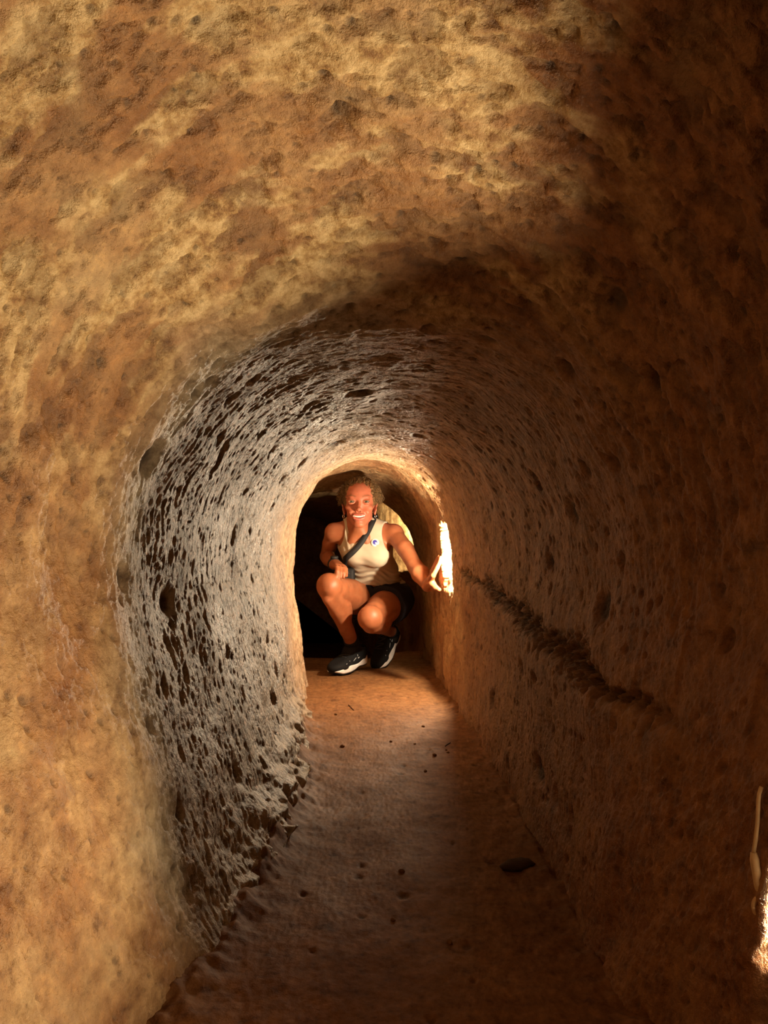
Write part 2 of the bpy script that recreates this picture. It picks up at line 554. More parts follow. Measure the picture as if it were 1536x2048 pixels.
def tube_np(pts, rad, seg=10, closed=False, cap=True):
    """tube along a polyline with one radius for each point"""
    P = np.asarray(pts, float)
    n = len(P)
    rad = np.broadcast_to(np.asarray(rad, float), (n,))
    if closed:
        T = np.roll(P, -1, 0) - np.roll(P, 1, 0)
    else:
        T = np.gradient(P, axis=0)
    T /= np.linalg.norm(T, axis=1)[:, None] + 1e-12
    a = np.array([0, 0, 1.0]) if abs(T[0][2]) < 0.9 else np.array([1.0, 0, 0])
    u = np.cross(T[0], a)
    u /= np.linalg.norm(u)
    U = []
    for t in T:
        u = u - t * np.dot(u, t)
        u /= np.linalg.norm(u)
        U.append(u)
    U = np.array(U)
    W = np.cross(T, U)
    an = np.linspace(0, 2 * math.pi, seg, endpoint=False)
    V_ = P[:, None] + rad[:, None, None] * (np.cos(an)[None, :, None] * U[:, None] + np.sin(an)[None, :, None] * W[:, None])
    V_ = V_.reshape(-1, 3)
    F = []
    for i in range(n if closed else n - 1):
        j = (i + 1) % n
        for k in range(seg):
            k2 = (k + 1) % seg
            F.append((i * seg + k, i * seg + k2, j * seg + k2, j * seg + k))
    if cap and not closed:
        V_ = np.concatenate([V_, P[:1], P[-1:]])
        c0, c1_ = len(V_) - 2, len(V_) - 1
        for k in range(seg):
            k2 = (k + 1) % seg
            F.append((k2, k, c0, c0))
            b0 = (n - 1) * seg
            F.append((b0 + k, b0 + k2, c1_, c1_))
    return V_, np.array(F)


def mesh_poly(name, verts, faces, mat, parent=None, smooth_shade=True, origin=(0, 0, 0)):
    o_ = np.asarray(origin, float)
    me = bpy.data.meshes.new(name)
    fl_ = [tuple(dict.fromkeys(int(i) for i in f)) for f in faces]
    me.from_pydata([tuple(v) for v in (np.asarray(verts, float) - o_)], [], fl_)
    me.polygons.foreach_set('use_smooth', np.full(len(me.polygons), smooth_shade))
    me.update()
    me.materials.append(mat)
    o = bpy.data.objects.new(name, me)
    COL.objects.link(o)
    if parent is not None:
        o.parent = parent
    return o


def emit_mat(name, col, strength):
    m, nt, b = new_mat(name)
    b.inputs['Base Color'].default_value = (*col, 1)
    b.inputs['Emission Color'].default_value = (*col, 1)
    b.inputs['Emission Strength'].default_value = strength
    return m


M_LIGHT_BLOCK = simple_mat('light_block_black', (0.03, 0.026, 0.022), 0.8, 0.2, bump=(60, 0.3, 0.002))  # black so the added box swallows stray light
M_CABLE = simple_mat('cream_cable', (0.72, 0.52, 0.30), 0.5, 0.4, var=0.2, vscale=120)
M_SOCKET = simple_mat('brown_bakelite', (0.10, 0.05, 0.03), 0.4, 0.5, var=0.2)
M_GLASSBULB = emit_mat('glowing_bulb', (1.0, 0.78, 0.48), 6.0)


def bulb(parent, loc, r, axis, org):
    """pear shaped bulb with a ribbed socket"""
    axis = np.asarray(axis, float)
    axis /= np.linalg.norm(axis)
    loc = np.asarray(loc, float)
    prof = [(-1.0, 0.02), (-0.92, 0.38), (-0.7, 0.72), (-0.35, 0.95), (0.0, 1.0), (0.4, 0.9), (0.8, 0.66), (1.15, 0.46), (1.4, 0.40)]
    v, f = tube_np([loc - axis * r * a * -1 for a, _ in prof], [r * b_ for _, b_ in prof], 14)
    mesh_poly('bulb', v, f, M_GLASSBULB, parent, True, org)
    sp = []
    for k in range(13):
        a = 1.4 + 0.12 * k
        sp.append((a, 0.47 if k % 2 else 0.55))
    sp += [(3.0, 0.62), (3.7, 0.62), (3.9, 0.2)]
    v, f = tube_np([loc + axis * r * a for a, _ in sp], [r * b_ for _, b_ in sp], 14)
    mesh_poly('socket', v, f, M_SOCKET, parent, True, org)


LO = np.array([0.50, 0.625, 0.115])
lamp1 = empty('niche_lamp', tuple(LO))
tag(lamp1, 'small lamp in an added light-blocking box, with a cream cable, in the niche low in the near right wall', 'lamp')
t_ = 0.003
hx0, hx1, hy0, hy1, hz0, hz1 = 0.388, 0.502, 0.550, 0.692, 0.118, 0.355  # unseen box added round the bulb to shape where its light falls
light_block = join_np([box_np((hx1, hy0, hz0), (hx1 + t_, hy1, hz1)),
                box_np((hx0, hy0, hz0 - t_), (hx1 + t_, hy1, hz0)),
                box_np((hx0, hy0, hz1), (hx1 + t_, hy1, hz1 + t_)),
                box_np((hx0, hy0 - t_, hz0 - t_), (hx1 + t_, hy0, hz1 + t_)),
                box_np((hx0, hy1, hz0 - t_), (hx1 + t_, hy1 + t_, hz1 + t_)),
                box_np((hx0 - t_, hy0, hz0 - t_), (hx0, hy1, hz0 + 0.036))])
mesh_poly('light_block', light_block[0], light_block[1], M_LIGHT_BLOCK, lamp1, False, LO)
bulb(lamp1, (0.478, 0.630, 0.195), 0.016, (0.25, 0, 1), LO)


def on_right_wall(y, z, off):
    """point a little off the right wall at depth y and height z"""
    r_ = int(np.argmin(np.abs(rows - y)))
    c0_ = V.shape[1] - NW
    zz, xx = V[r_, c0_:, 2], V[r_, c0_:, 0]
    k_ = np.argsort(zz)
    return np.array([float(np.interp(z, zz[k_], xx[k_])) - off, y, z])


cable = [on_right_wall(0.716 - 0.05 * (0.300 - z), z, 0.006) for z in np.linspace(0.305, 0.245, 10)]
cx_ = np.array([p[0] for p in cable])
for _ in range(6):
    cx_[1:-1] = np.minimum(cx_[1:-1], (cx_[:-2] + cx_[2:]) / 2)
cable = [np.array([x, p[1], p[2]]) for x, p in zip(cx_, cable)]
v_, f_ = tube_np(cable, 0.0019, 9)
mesh_poly('cable', v_, f_, M_CABLE, lamp1, True, LO)
e0 = cable[-1]
sl_ = [e0 + np.array([0.0004 * k, -0.001 * k, -0.006 * k]) for k in range(7)]
v_, f_ = tube_np(sl_, [0.0028, 0.0044, 0.0044, 0.0044, 0.0044, 0.0044, 0.0028], 12)
mesh_poly('cable_sleeve', v_, f_, M_CABLE, lamp1, True, LO)
e1 = sl_[-1] + np.array([0.0, -0.001, -0.011])
v_, f_ = tube_np([e1 + np.array([0.0065 * math.cos(a_), 0.001, 0.0085 * math.sin(a_)]) for a_ in np.linspace(0, 2 * math.pi, 20, endpoint=False)], 0.0024, 8, True)
mesh_poly('cable_ring', v_, f_, M_CABLE, lamp1, True, LO)
v_, f_ = tube_np([e1 + np.array([0, 0, -0.008]), e1 + np.array([0.003, -0.006, -0.028]), np.array([0.384, 0.684, 0.150]), np.array([0.402, 0.676, 0.165]), np.array([0.44, 0.655, 0.25]), np.array([0.485, 0.632, 0.262])], 0.0017, 8)
mesh_poly('lamp_lead', v_, f_, M_CABLE, lamp1, True, LO)

LO2 = np.array([0.285, 2.715, 0.56])
lamp2 = empty('niche_bulb', tuple(LO2))
tag(lamp2, 'bare glowing bulb tucked in the wall niche above the hand on the wall', 'lamp')
bulb(lamp2, np.array(FAR_LAMP) + np.array([0.012, 0.004, 0.022]), 0.008, (0.15, 0.1, 1), LO2)
LO3 = np.array([0.20, 3.945, 0.70])
lamp3 = empty('added_corner_bulb', tuple(LO3))
tag(lamp3, 'added unseen bulb round the corner behind the crouching person, lighting the back wall', 'lamp')
bulb(lamp3, np.array(ADDED_BACK_LAMP) + np.array([0.016, -0.012, 0.016]), 0.008, (0.1, 0, 1), LO3)

# ------------------------------------------------------------------ loose things on the floor
def floor_z(x, y):
    i_ = int(np.argmin(np.abs(fr - y)))
    return float(np.interp(x, FX[i_], FZ[i_]))


M_STONE = simple_mat('dark_slate', (0.06, 0.032, 0.016), 0.8, 0.2, bump=(90, 0.5, 0.003), var=0.3, vscale=60)
M_CLOD = simple_mat('dry_clod', (0.20, 0.095, 0.035), 0.9, 0.2, bump=(200, 0.7, 0.003), var=0.35, vscale=90)
M_TWIG = simple_mat('dead_twig', (0.07, 0.035, 0.015), 0.8, 0.2)


def lump(name, x, y, size, seed, mat, rot=0.0):
    """an irregular flattened lump of earth or stone"""
    n1, n2 = 14, 9
    v_, f_ = [], []
    for i in range(n2 + 1):
        a = math.pi * i / n2
        for j in range(n1):
            t = 2 * math.pi * j / n1
            p = np.array([math.sin(a) * math.cos(t), math.sin(a) * math.sin(t), math.cos(a)])
            v_.append(p)
    v_ = np.array(v_)
    w = 1 + 0.22 * gnoise(v_[:, 0] * 1.7 + v_[:, 2] * 0.9, v_[:, 1] * 1.7 - v_[:, 2] * 0.7, seed) + 0.10 * gnoise(v_[:, 0] * 4 + v_[:, 2] * 3, v_[:, 1] * 4, seed + 3)
    v_ = v_ * w[:, None] * np.asarray(size)
    c_, s_ = math.cos(rot), math.sin(rot)
    v_ = np.stack([v_[:, 0] * c_ - v_[:, 1] * s_, v_[:, 0] * s_ + v_[:, 1] * c_, v_[:, 2]], 1)
    for i in range(n2):
        for j in range(n1):
            f_.append((i * n1 + j, i * n1 + (j + 1) % n1, (i + 1) * n1 + (j + 1) % n1, (i + 1) * n1 + j)[::-1])
    z = floor_z(x, y)
    o = mesh_np(name, v_, np.array(f_), mat)
    o.location = (x, y, z + size[2] * 0.55)
    return o


st = lump('flat_stone', 0.222, 1.262, (0.034, 0.020, 0.007), 401, M_STONE, 0.5)
tag(st, 'flat dark stone lying on the floor at the foot of the right wall', 'stone')
rc = np.random.default_rng(23)
for k_ in range(12):
    yy_ = float(rc.uniform(1.0, 2.5))
    xx_ = float(rc.uniform(-0.16, 0.22))
    sz = rc.uniform(0.0025, 0.0048)
    cl = lump('earth_crumb', xx_, yy_, (sz * 1.3, sz, sz * 0.8), 410 + k_, M_CLOD, float(rc.uniform(0, 6)))
    tag(cl, 'tiny crumb of brown earth scattered on the open tunnel floor', 'crumb', 'earth crumbs on the floor')
for (xa, ya), (xb, yb), lab in (((-0.122, 2.57), (-0.100, 2.48), 'thin straight twig on the lit floor in front of the black shoes'),
                                ((0.165, 2.02), (0.182, 2.06), 'short dark twig on the floor near the base of the right wall')):
    q_ = np.linspace(0, 1, 6)
    o_ = np.array([xa, ya, floor_z(xa, ya)])
    pts = [(xa + (xb - xa) * t, ya + (yb - ya) * t + 0.003 * math.sin(5 * t), floor_z(xa + (xb - xa) * t, ya + (yb - ya) * t) + 0.0013) for t in q_]
    v_, f_ = tube_np(pts, 0.0013, 6)
    tw_ = mesh_poly('twig', v_, f_, M_TWIG, None, True, o_)
    tw_.location = tuple(o_)
    tag(tw_, lab, 'twig')
#PERSON
# ------------------------------------------------------------------ sculpting with distance fields
class Field:
    """signed distance field on a rectilinear grid, meshed with surface nets"""

    def __init__(self, xs, ys, zs):
        self.ax = [np.asarray(a, np.float32) for a in (xs, ys, zs)]
        self.D = np.full([len(a) for a in self.ax], 0.08, np.float32)

    def copy(self):
        g = Field(*self.ax)
        g.D = self.D.copy()
        return g

    def win(self, lo, hi, m):
        sl = []
        for a, l, h in zip(self.ax, lo, hi):
            i0 = max(0, int(np.searchsorted(a, l - m)) - 1)
            i1 = min(len(a), int(np.searchsorted(a, h + m)) + 1)
            sl.append(slice(i0, i1))
        if any(s_.stop <= s_.start for s_ in sl):
            return None
        g = np.meshgrid(*[a[s_] for a, s_ in zip(self.ax, sl)], indexing='ij', sparse=True)
        return tuple(sl), g

    def blend(self, sl, d, k, op):
        A = self.D[sl]
        if op == 'add':
            if k > 0:
                h = np.clip(0.5 + 0.5 * (A - d) / k, 0, 1)
                self.D[sl] = A * (1 - h) + d * h - k * h * (1 - h)
            else:
                self.D[sl] = np.minimum(A, d)
        else:
            d = -d
            if k > 0:
                h = np.clip(0.5 + 0.5 * (d - A) / k, 0, 1)
                self.D[sl] = A * (1 - h) + d * h + k * h * (1 - h)
            else:
                self.D[sl] = np.maximum(A, d)

    def cone(self, a, b, ra, rb, k=0.02, op='add', flat=None):
        a = np.asarray(a, float)
        b = np.asarray(b, float)
        r = max(ra, rb)
        w = self.win(np.minimum(a, b) - r, np.maximum(a, b) + r, k + 0.03)
        if w is None:
            return
        sl, (x, y, z) = w
        ab = b - a
        t = ((x - a[0]) * ab[0] + (y - a[1]) * ab[1] + (z - a[2]) * ab[2]) / (ab @ ab + 1e-12)
        t = np.clip(t, 0, 1)
        d = np.sqrt((x - a[0] - t * ab[0]) ** 2 + (y - a[1] - t * ab[1]) ** 2 + (z - a[2] - t * ab[2]) ** 2) - (ra + (rb - ra) * t)
        self.blend(sl, d.astype(np.float32), k, op)

    def chain(self, pts, rad, k=0.02, op='add'):
        for i in range(len(pts) - 1):
            self.cone(pts[i], pts[i + 1], rad[i], rad[i + 1], k, op)

    def ell(self, c, r, k=0.02, op='add', rot=None):
        c = np.asarray(c, float)
        r = np.asarray(r, float)
        R_ = np.eye(3) if rot is None else np.asarray(rot, float)        # columns are the local axes
        ext = np.sqrt(((R_ * r[None, :]) ** 2).sum(1))
        w = self.win(c - ext, c + ext, k + 0.03)
        if w is None:
            return
        sl, (x, y, z) = w
        x, y, z = x - c[0], y - c[1], z - c[2]
        p = [(x * R_[0, i] + y * R_[1, i] + z * R_[2, i]) / r[i] for i in range(3)]
        k0 = np.sqrt(p[0] ** 2 + p[1] ** 2 + p[2] ** 2)
        k1 = np.sqrt((p[0] / r[0]) ** 2 + (p[1] / r[1]) ** 2 + (p[2] / r[2]) ** 2) + 1e-9
        self.blend(sl, (k0 * (k0 - 1) / k1).astype(np.float32), k, op)

    def cut(self, p, n, k=0.0):
        """keep the side the normal points away from"""
        x, y, z = np.meshgrid(*self.ax, indexing='ij', sparse=True)
        n = np.asarray(n, float) / np.linalg.norm(n)
        d = ((x - p[0]) * n[0] + (y - p[1]) * n[1] + (z - p[2]) * n[2]).astype(np.float32)
        if k > 0:
            h = np.clip(0.5 + 0.5 * (d - self.D) / k, 0, 1)
            self.D = self.D * (1 - h) + d * h + k * h * (1 - h)
        else:
            self.D = np.maximum(self.D, d)

    def noise(self, amp, sx, seed, aniso=(1, 1, 1)):
        x, y, z = np.meshgrid(*self.ax, indexing='ij', sparse=True)
        near = np.abs(self.D) < 0.03
        idx = np.nonzero(near)
        px, py, pz = [a[i] / s_ / sx for a, i, s_ in zip(self.ax, idx, aniso)]
        v = gnoise(px + 0.37 * pz, py - 0.41 * pz, seed) + gnoise(pz + 0.33 * py, px + 0.29 * py, seed + 5)
        self.D[idx] += (amp * v).astype(np.float32)

    def mesh(self):
        D = self.D
        ins = D < 0
        nx, ny, nz = D.shape
        cs = np.zeros((nx - 1, ny - 1, nz - 1), np.uint8)
        for a in (0, 1):
            for b in (0, 1):
                for c in (0, 1):
                    cs += ins[a:nx - 1 + a, b:ny - 1 + b, c:nz - 1 + c]
        act = (cs > 0) & (cs < 8)
        I, J, K = np.nonzero(act)
        cid = np.full(act.shape, -1, np.int32)
        cid[I, J, K] = np.arange(len(I))
        acc = np.zeros((len(I), 3), np.float64)
        cnt = np.zeros(len(I))
        corners = [(a, b, c) for a in (0, 1) for b in (0, 1) for c in (0, 1)]
        for p in corners:
            for axn in range(3):
                if p[axn]:
                    continue
                q = list(p)
                q[axn] = 1
                d0 = D[I + p[0], J + p[1], K + p[2]]
                d1 = D[I + q[0], J + q[1], K + q[2]]
                m = (d0 < 0) != (d1 < 0)
                t = d0[m] / (d0[m] - d1[m])
                P0 = np.stack([self.ax[0][I[m] + p[0]], self.ax[1][J[m] + p[1]], self.ax[2][K[m] + p[2]]], 1)
                P1 = np.stack([self.ax[0][I[m] + q[0]], self.ax[1][J[m] + q[1]], self.ax[2][K[m] + q[2]]], 1)
                acc[m] += P0 + (P1 - P0) * t[:, None]
                cnt[m] += 1
        Vt = acc / cnt[:, None]
        F = []
        # faces across x, y and z grid edges
        for axn, (o1, o2) in enumerate((((0, 1, 0), (0, 0, 1)), ((0, 0, 1), (1, 0, 0)), ((1, 0, 0), (0, 1, 0)))):
            s0 = [slice(1, -1)] * 3
            s1 = [slice(1, -1)] * 3
            s0[axn] = slice(0, -1)
            s1[axn] = slice(1, None)
            a = ins[tuple(s0)]
            b = ins[tuple(s1)]
            ch = a != b
            e = np.array(np.nonzero(ch)).T
            if not len(e):
                continue
            flip = ~a[tuple(e.T)]
            base = e.copy()
            for d_ in range(3):
                if d_ != axn:
                    base[:, d_] += 1
            o1 = np.array(o1)
            o2 = np.array(o2)
            q = [base - o1 - o2, base - o2, base, base - o1]
            q = np.stack([cid[tuple(v_.T)] for v_ in q], 1)
            q[flip] = q[flip][:, ::-1]
            F.append(q)
        return Vt, np.concatenate(F)

    def value(self, P):
        """nearest grid value, good enough for tests"""
        ii = [np.clip(np.searchsorted(a, P[:, k]), 0, len(a) - 1) for k, a in enumerate(self.ax)]
        return self.D[tuple(ii)]

    def front_y(self, x, z):
        """first y where the field turns inside, seen along +y"""
        i = min(max(int(np.searchsorted(self.ax[0], x)), 0), len(self.ax[0]) - 1)
        j = min(max(int(np.searchsorted(self.ax[2], z)), 0), len(self.ax[2]) - 1)
        col = self.D[i, :, j]
        w = np.nonzero(col < 0)[0]
        return float(self.ax[1][w[0]]) if len(w) else None


def axis_(*segs):
    """joined linspaces: (start, stop, step) ..."""
    out = []
    for a, b, st in segs:
        out.append(np.arange(a, b - 1e-9, st))
    out.append([segs[-1][1]])
    return np.concatenate(out)


def frame(zdir, xhint=(1, 0, 0)):
    z = np.asarray(zdir, float)
    z /= np.linalg.norm(z)
    x = np.asarray(xhint, float)
    x = x - z * (x @ z)
    x /= np.linalg.norm(x)
    return np.stack([x, np.cross(z, x), z], 1)


A3 = np.array
# ---- landmarks of the crouching woman, metres
HC = A3([-0.105, 3.175, 0.7254])
SH_R, EL_R, WR_R = A3([-0.222, 3.250, 0.607]), A3([-0.264, 3.405, 0.500]), A3([-0.209, 3.145, 0.467])
SH_L, EL_L, WR_L = A3([0.044, 3.200, 0.596]), A3([0.127, 3.015, 0.462]), A3([0.169, 2.888, 0.390])
HP_R, KN_R, AN_R = A3([-0.105, 3.42, 0.30]), A3([-0.222, 3.035, 0.378]), A3([-0.137, 3.28, 0.112])
HP_L, KN_L, AN_L = A3([0.046, 3.44, 0.30]), A3([-0.056, 3.085, 0.247]), A3([0.040, 3.485, 0.146])
ROOT = A3([-0.06, 3.30, 0.0])
TORSO = frame((-0.20, -0.55, 0.81))


def torso(F, extra=0.0):
    e = extra
    F.ell((-0.078, 3.275, 0.535), (0.112 + e, 0.088 + e, 0.130 + e), 0.02, rot=TORSO)
    F.ell((-0.045, 3.375, 0.425), (0.108 + e, 0.085 + e, 0.11 + e), 0.04, rot=TORSO)
    F.ell((-0.028, 3.46, 0.315), (0.145 + e, 0.115 + e, 0.115 + e), 0.05)
    F.cone((-0.180, 3.250, 0.603), (0.002, 3.230, 0.596), 0.044 + e, 0.044 + e, 0.04)
    F.cone((-0.195, 3.250, 0.612), (-0.115, 3.225, 0.655), 0.030 + e, 0.032 + e, 0.025)
    F.cone((0.018, 3.220, 0.606), (-0.098, 3.220, 0.655), 0.030 + e, 0.032 + e, 0.025)
    F.ell((-0.122, 3.200, 0.520), (0.052 + e, 0.045 + e, 0.05 + e), 0.035)
    F.ell((-0.030, 3.192, 0.512), (0.054 + e, 0.047 + e, 0.05 + e), 0.035)


def neck(F):
    F.cone((-0.107, 3.245, 0.610), (-0.106, 3.195, 0.690), 0.052, 0.047, 0.03)
    F.cone((-0.135, 3.185, 0.565), (-0.112, 3.165, 0.625), 0.016, 0.02, 0.03)
    F.cone((-0.075, 3.180, 0.562), (-0.098, 3.165, 0.625), 0.016, 0.02, 0.03)


def hd(x, y, z):
    return HC + A3([x, y, z])


def head(F):
    F.ell(hd(0, 0.015, 0.028), (0.069, 0.092, 0.077), 0.02)
    F.ell(hd(0, -0.032, 0.042), (0.053, 0.047, 0.048), 0.02)
    F.ell(hd(0, -0.026, -0.018), (0.055, 0.053, 0.062), 0.02)
    F.ell(hd(0, -0.034, -0.058), (0.033, 0.043, 0.036), 0.018)
    F.ell(hd(0, -0.066, -0.088), (0.017, 0.016, 0.013), 0.018)
    for s in (-1, 1):
        F.cone(hd(s * 0.043, 0.0, -0.046), hd(s * 0.012, -0.062, -0.088), 0.010, 0.010, 0.014)
        F.ell(hd(s * 0.038, -0.055, -0.018), (0.019, 0.017, 0.013), 0.016)
        F.ell(hd(s * 0.030, -0.068, -0.036), (0.014, 0.012, 0.012), 0.012)
    F.cone(hd(-0.032, -0.070, 0.025), hd(0.032, -0.070, 0.025), 0.008, 0.008, 0.014)
    for s in (-1, 1):
        F.ell(hd(s * 0.0315, -0.096, 0.005), (0.016, 0.020, 0.012), 0.010, 'sub')
        F.ell(hd(s * 0.0315, -0.0725, 0.0065), (0.0170, 0.0132, 0.0130), 0.005)
        F.ell(hd(s * 0.0315, -0.090, 0.0070), (0.0125, 0.020, 0.0043), 0.0015, 'sub')
    # nose
    F.cone(hd(0, -0.074, 0.016), hd(0, -0.098, -0.024), 0.0060, 0.0085, 0.009)
    F.ell(hd(0, -0.1015, -0.027), (0.0092, 0.0090, 0.0082), 0.006)
    for s in (-1, 1):
        F.ell(hd(s * 0.0108, -0.089, -0.030), (0.0062, 0.0085, 0.0065), 0.005)
        F.ell(hd(s * 0.0058, -0.097, -0.0365), (0.0030, 0.0042, 0.0035), 0.002, 'sub')
    # smiling mouth
    F.ell(hd(0, -0.076, -0.056), (0.027, 0.011, 0.018), 0.012)
    xm = (-0.028, -0.019, -0.0095, 0.0, 0.0095, 0.019, 0.028)
    F.chain([hd(x, -0.0865 + 9 * x * x, -0.0495 + 4.0 * x * x) for x in xm], [0.0015, 0.0026, 0.0031, 0.0027, 0.0031, 0.0026, 0.0015], 0.004)
    F.chain([hd(x, -0.0855 + 9 * x * x, -0.0672 + 15.0 * x * x) for x in xm], [0.0015, 0.0028, 0.0035, 0.0037, 0.0035, 0.0028, 0.0015], 0.004)
    F.chain([hd(x, -0.092 + 9 * x * x, -0.0582 + 11.0 * x * x) for x in xm], [0.0014, 0.0034, 0.0044, 0.0047, 0.0044, 0.0034, 0.0014], 0.0015, 'sub')
    F.chain([hd(x, -0.084 + 9 * x * x, -0.0582 + 11.0 * x * x) for x in xm], [0.0014, 0.0032, 0.0042, 0.0045, 0.0042, 0.0032, 0.0014], 0.0015, 'sub')
    for s in (-1, 1):
        F.chain([hd(s * 0.016, -0.088, -0.028), hd(s * 0.028, -0.083, -0.042), hd(s * 0.035, -0.072, -0.060)], [0.0016, 0.0024, 0.0016], 0.008, 'sub')
        # ears
        F.ell(hd(s * 0.0690, 0.010, -0.014), (0.0062, 0.016, 0.026), 0.006, rot=frame((s * 0.22, 0.25, 1), (1, 0.5 * s, 0)))
        F.ell(hd(s * 0.0760, 0.002, -0.010), (0.0040, 0.008, 0.013), 0.004, 'sub')
        F.ell(hd(s * 0.0660, 0.004, -0.038), (0.0045, 0.0075, 0.008), 0.006)


def arms(F):
    F.ell(SH_R + A3([-0.002, -0.002, 0.000]), (0.035, 0.038, 0.041), 0.025)
    F.ell(SH_L + A3([0.004, -0.004, 0.002]), (0.039, 0.043, 0.044), 0.03)
    F.chain([SH_R, (SH_R * 0.55 + EL_R * 0.45) + A3([0, -0.006, 0.0]), EL_R], [0.036, 0.033, 0.029], 0.01)
    F.chain([EL_R, EL_R * 0.65 + WR_R * 0.35, WR_R], [0.029, 0.031, 0.0200], 0.01)
    F.chain([SH_L, SH_L * 0.5 + EL_L * 0.5 + A3([0.004, 0, 0.005]), EL_L], [0.037, 0.035, 0.030], 0.01)
    F.chain([EL_L, EL_L * 0.62 + WR_L * 0.38 + A3([0.003, 0, 0]), WR_L], [0.032, 0.036, 0.0215], 0.01)
    # left hand flat against the wall, fingers up
    kn = [A3([0.1870 - 0.002 * i, 2.822 + 0.020 * i, 0.432 - 0.003 * i]) for i in range(4)]
    F.cone(WR_L, WR_L * 0.5 + A3([0.186, 2.845, 0.420]) * 0.5, 0.0195, 0.020, 0.01)
    for i in range(4):
        F.cone(WR_L + A3([0.002, -0.012 + 0.008 * i, 0.003]), kn[i], 0.0135, 0.0098, 0.010)
    ln_ = (0.072, 0.079, 0.074, 0.058)
    for i in range(4):
        sp = (i - 1.2) * 0.10
        bx_ = (0.05, -0.04, -0.06, -0.06)[i]
        a = kn[i]
        b = a + ln_[i] * A3([0.16 + bx_, sp, 0.42])
        c = a + ln_[i] * A3([0.30 + bx_, sp * 1.5, 0.72])
        d = a + ln_[i] * A3([0.36 + bx_ * 0.6, sp * 1.7, 0.98])
        F.chain([a, b, c, d], [0.0094, 0.0082, 0.0075, 0.0062], 0.003)
    th0 = WR_L + A3([0.008, -0.018, 0.008])
    F.chain([th0, A3([0.186, 2.842, 0.399]), A3([0.198, 2.818, 0.385]), A3([0.2080, 2.801, 0.380])], [0.0145, 0.0135, 0.0102, 0.0086], 0.006)
    # right hand hanging over the knee
    kr = [A3([-0.200 + 0.012 * i, 3.062 + 0.010 * i, 0.463 - 0.003 * i]) for i in range(4)]
    for i in range(4):
        F.cone(WR_R + A3([-0.008 + 0.006 * i, 0, 0.002]), kr[i], 0.0145, 0.0105, 0.014)
        a = kr[i]
        l_ = (0.066, 0.072, 0.068, 0.054)[i]
        F.chain([a, a + l_ * A3([0.10, -0.42, -0.06]), a + l_ * A3([0.14, -0.70, -0.30]), a + l_ * A3([0.16, -0.78, -0.55])], [0.0098, 0.0088, 0.0080, 0.0070], 0.004)
    F.chain([WR_R + A3([0.014, -0.02, 0]), A3([-0.176, 3.085, 0.457]), A3([-0.166, 3.058, 0.447]), A3([-0.162, 3.036, 0.430])], [0.015, 0.0135, 0.0108, 0.0085], 0.008)


def thigh(F, hp, kn_, e=0.0, k=0.012):
    d = kn_ - hp
    F.chain([hp, hp + d * 0.45, hp + d * 0.85, kn_], [0.078 + e, 0.070 + e, 0.054 + e, 0.049 + e], k)


def legs(F):
    # right leg: foot planted, knee high
    thigh(F, HP_R, KN_R)
    F.ell(KN_R + A3([-0.004, -0.016, 0.010]), (0.046, 0.042, 0.048), 0.02)
    F.ell(KN_R + A3([-0.004, -0.036, 0.000]), (0.025, 0.024, 0.029), 0.012)
    F, G = Field(*F.ax), F
    m = KN_R * 0.62 + AN_R * 0.38
    F.chain([KN_R + A3([0.002, 0, -0.02]), m + A3([0.0, 0.010, 0]), KN_R * 0.28 + AN_R * 0.72, AN_R], [0.042, 0.040, 0.030, 0.027], 0.012)
    F.ell(m + A3([0.012, 0.030, 0.010]), (0.040, 0.040, 0.078), 0.02, rot=frame(KN_R - AN_R))
    F.chain([KN_R + A3([-0.01, -0.03, -0.05]), AN_R + A3([-0.006, -0.028, 0.05])], [0.014, 0.010], 0.025)
    F.ell(KN_R + A3([-0.004, -0.016, 0.004]), (0.043, 0.040, 0.044), 0.015)
    G.blend(tuple([slice(None)] * 3), F.D, 0.004, 'add')
    F = G
    # left leg: knee pushed forward and low, heel lifted
    thigh(F, HP_L, KN_L)
    F.ell(KN_L + A3([-0.002, -0.016, 0.004]), (0.048, 0.042, 0.048), 0.02)
    F.ell(KN_L + A3([-0.004, -0.032, -0.008]), (0.026, 0.022, 0.028), 0.012)
    F = Field(*F.ax)
    m = KN_L * 0.62 + AN_L * 0.38
    F.chain([KN_L + A3([0.004, 0.01, -0.022]), m, KN_L * 0.25 + AN_L * 0.75, AN_L], [0.042, 0.042, 0.030, 0.027], 0.008)
    F.ell(m + A3([0.014, 0.0, 0.012]), (0.043, 0.07, 0.036), 0.008)
    F.ell(KN_L + A3([-0.002, -0.016, 0.000]), (0.045, 0.040, 0.044), 0.015)
    # feet inside the shoes
    F.chain([AN_R, A3([-0.172, 3.215, 0.036]), A3([-0.195, 3.175, 0.030])], [0.022, 0.013, 0.010], 0.01)
    F.chain([AN_L, A3([0.016, 3.450, 0.060]), A3([0.004, 3.425, 0.040])], [0.024, 0.018, 0.012], 0.01)
    G.blend(tuple([slice(None)] * 3), F.D, 0.004, 'add')


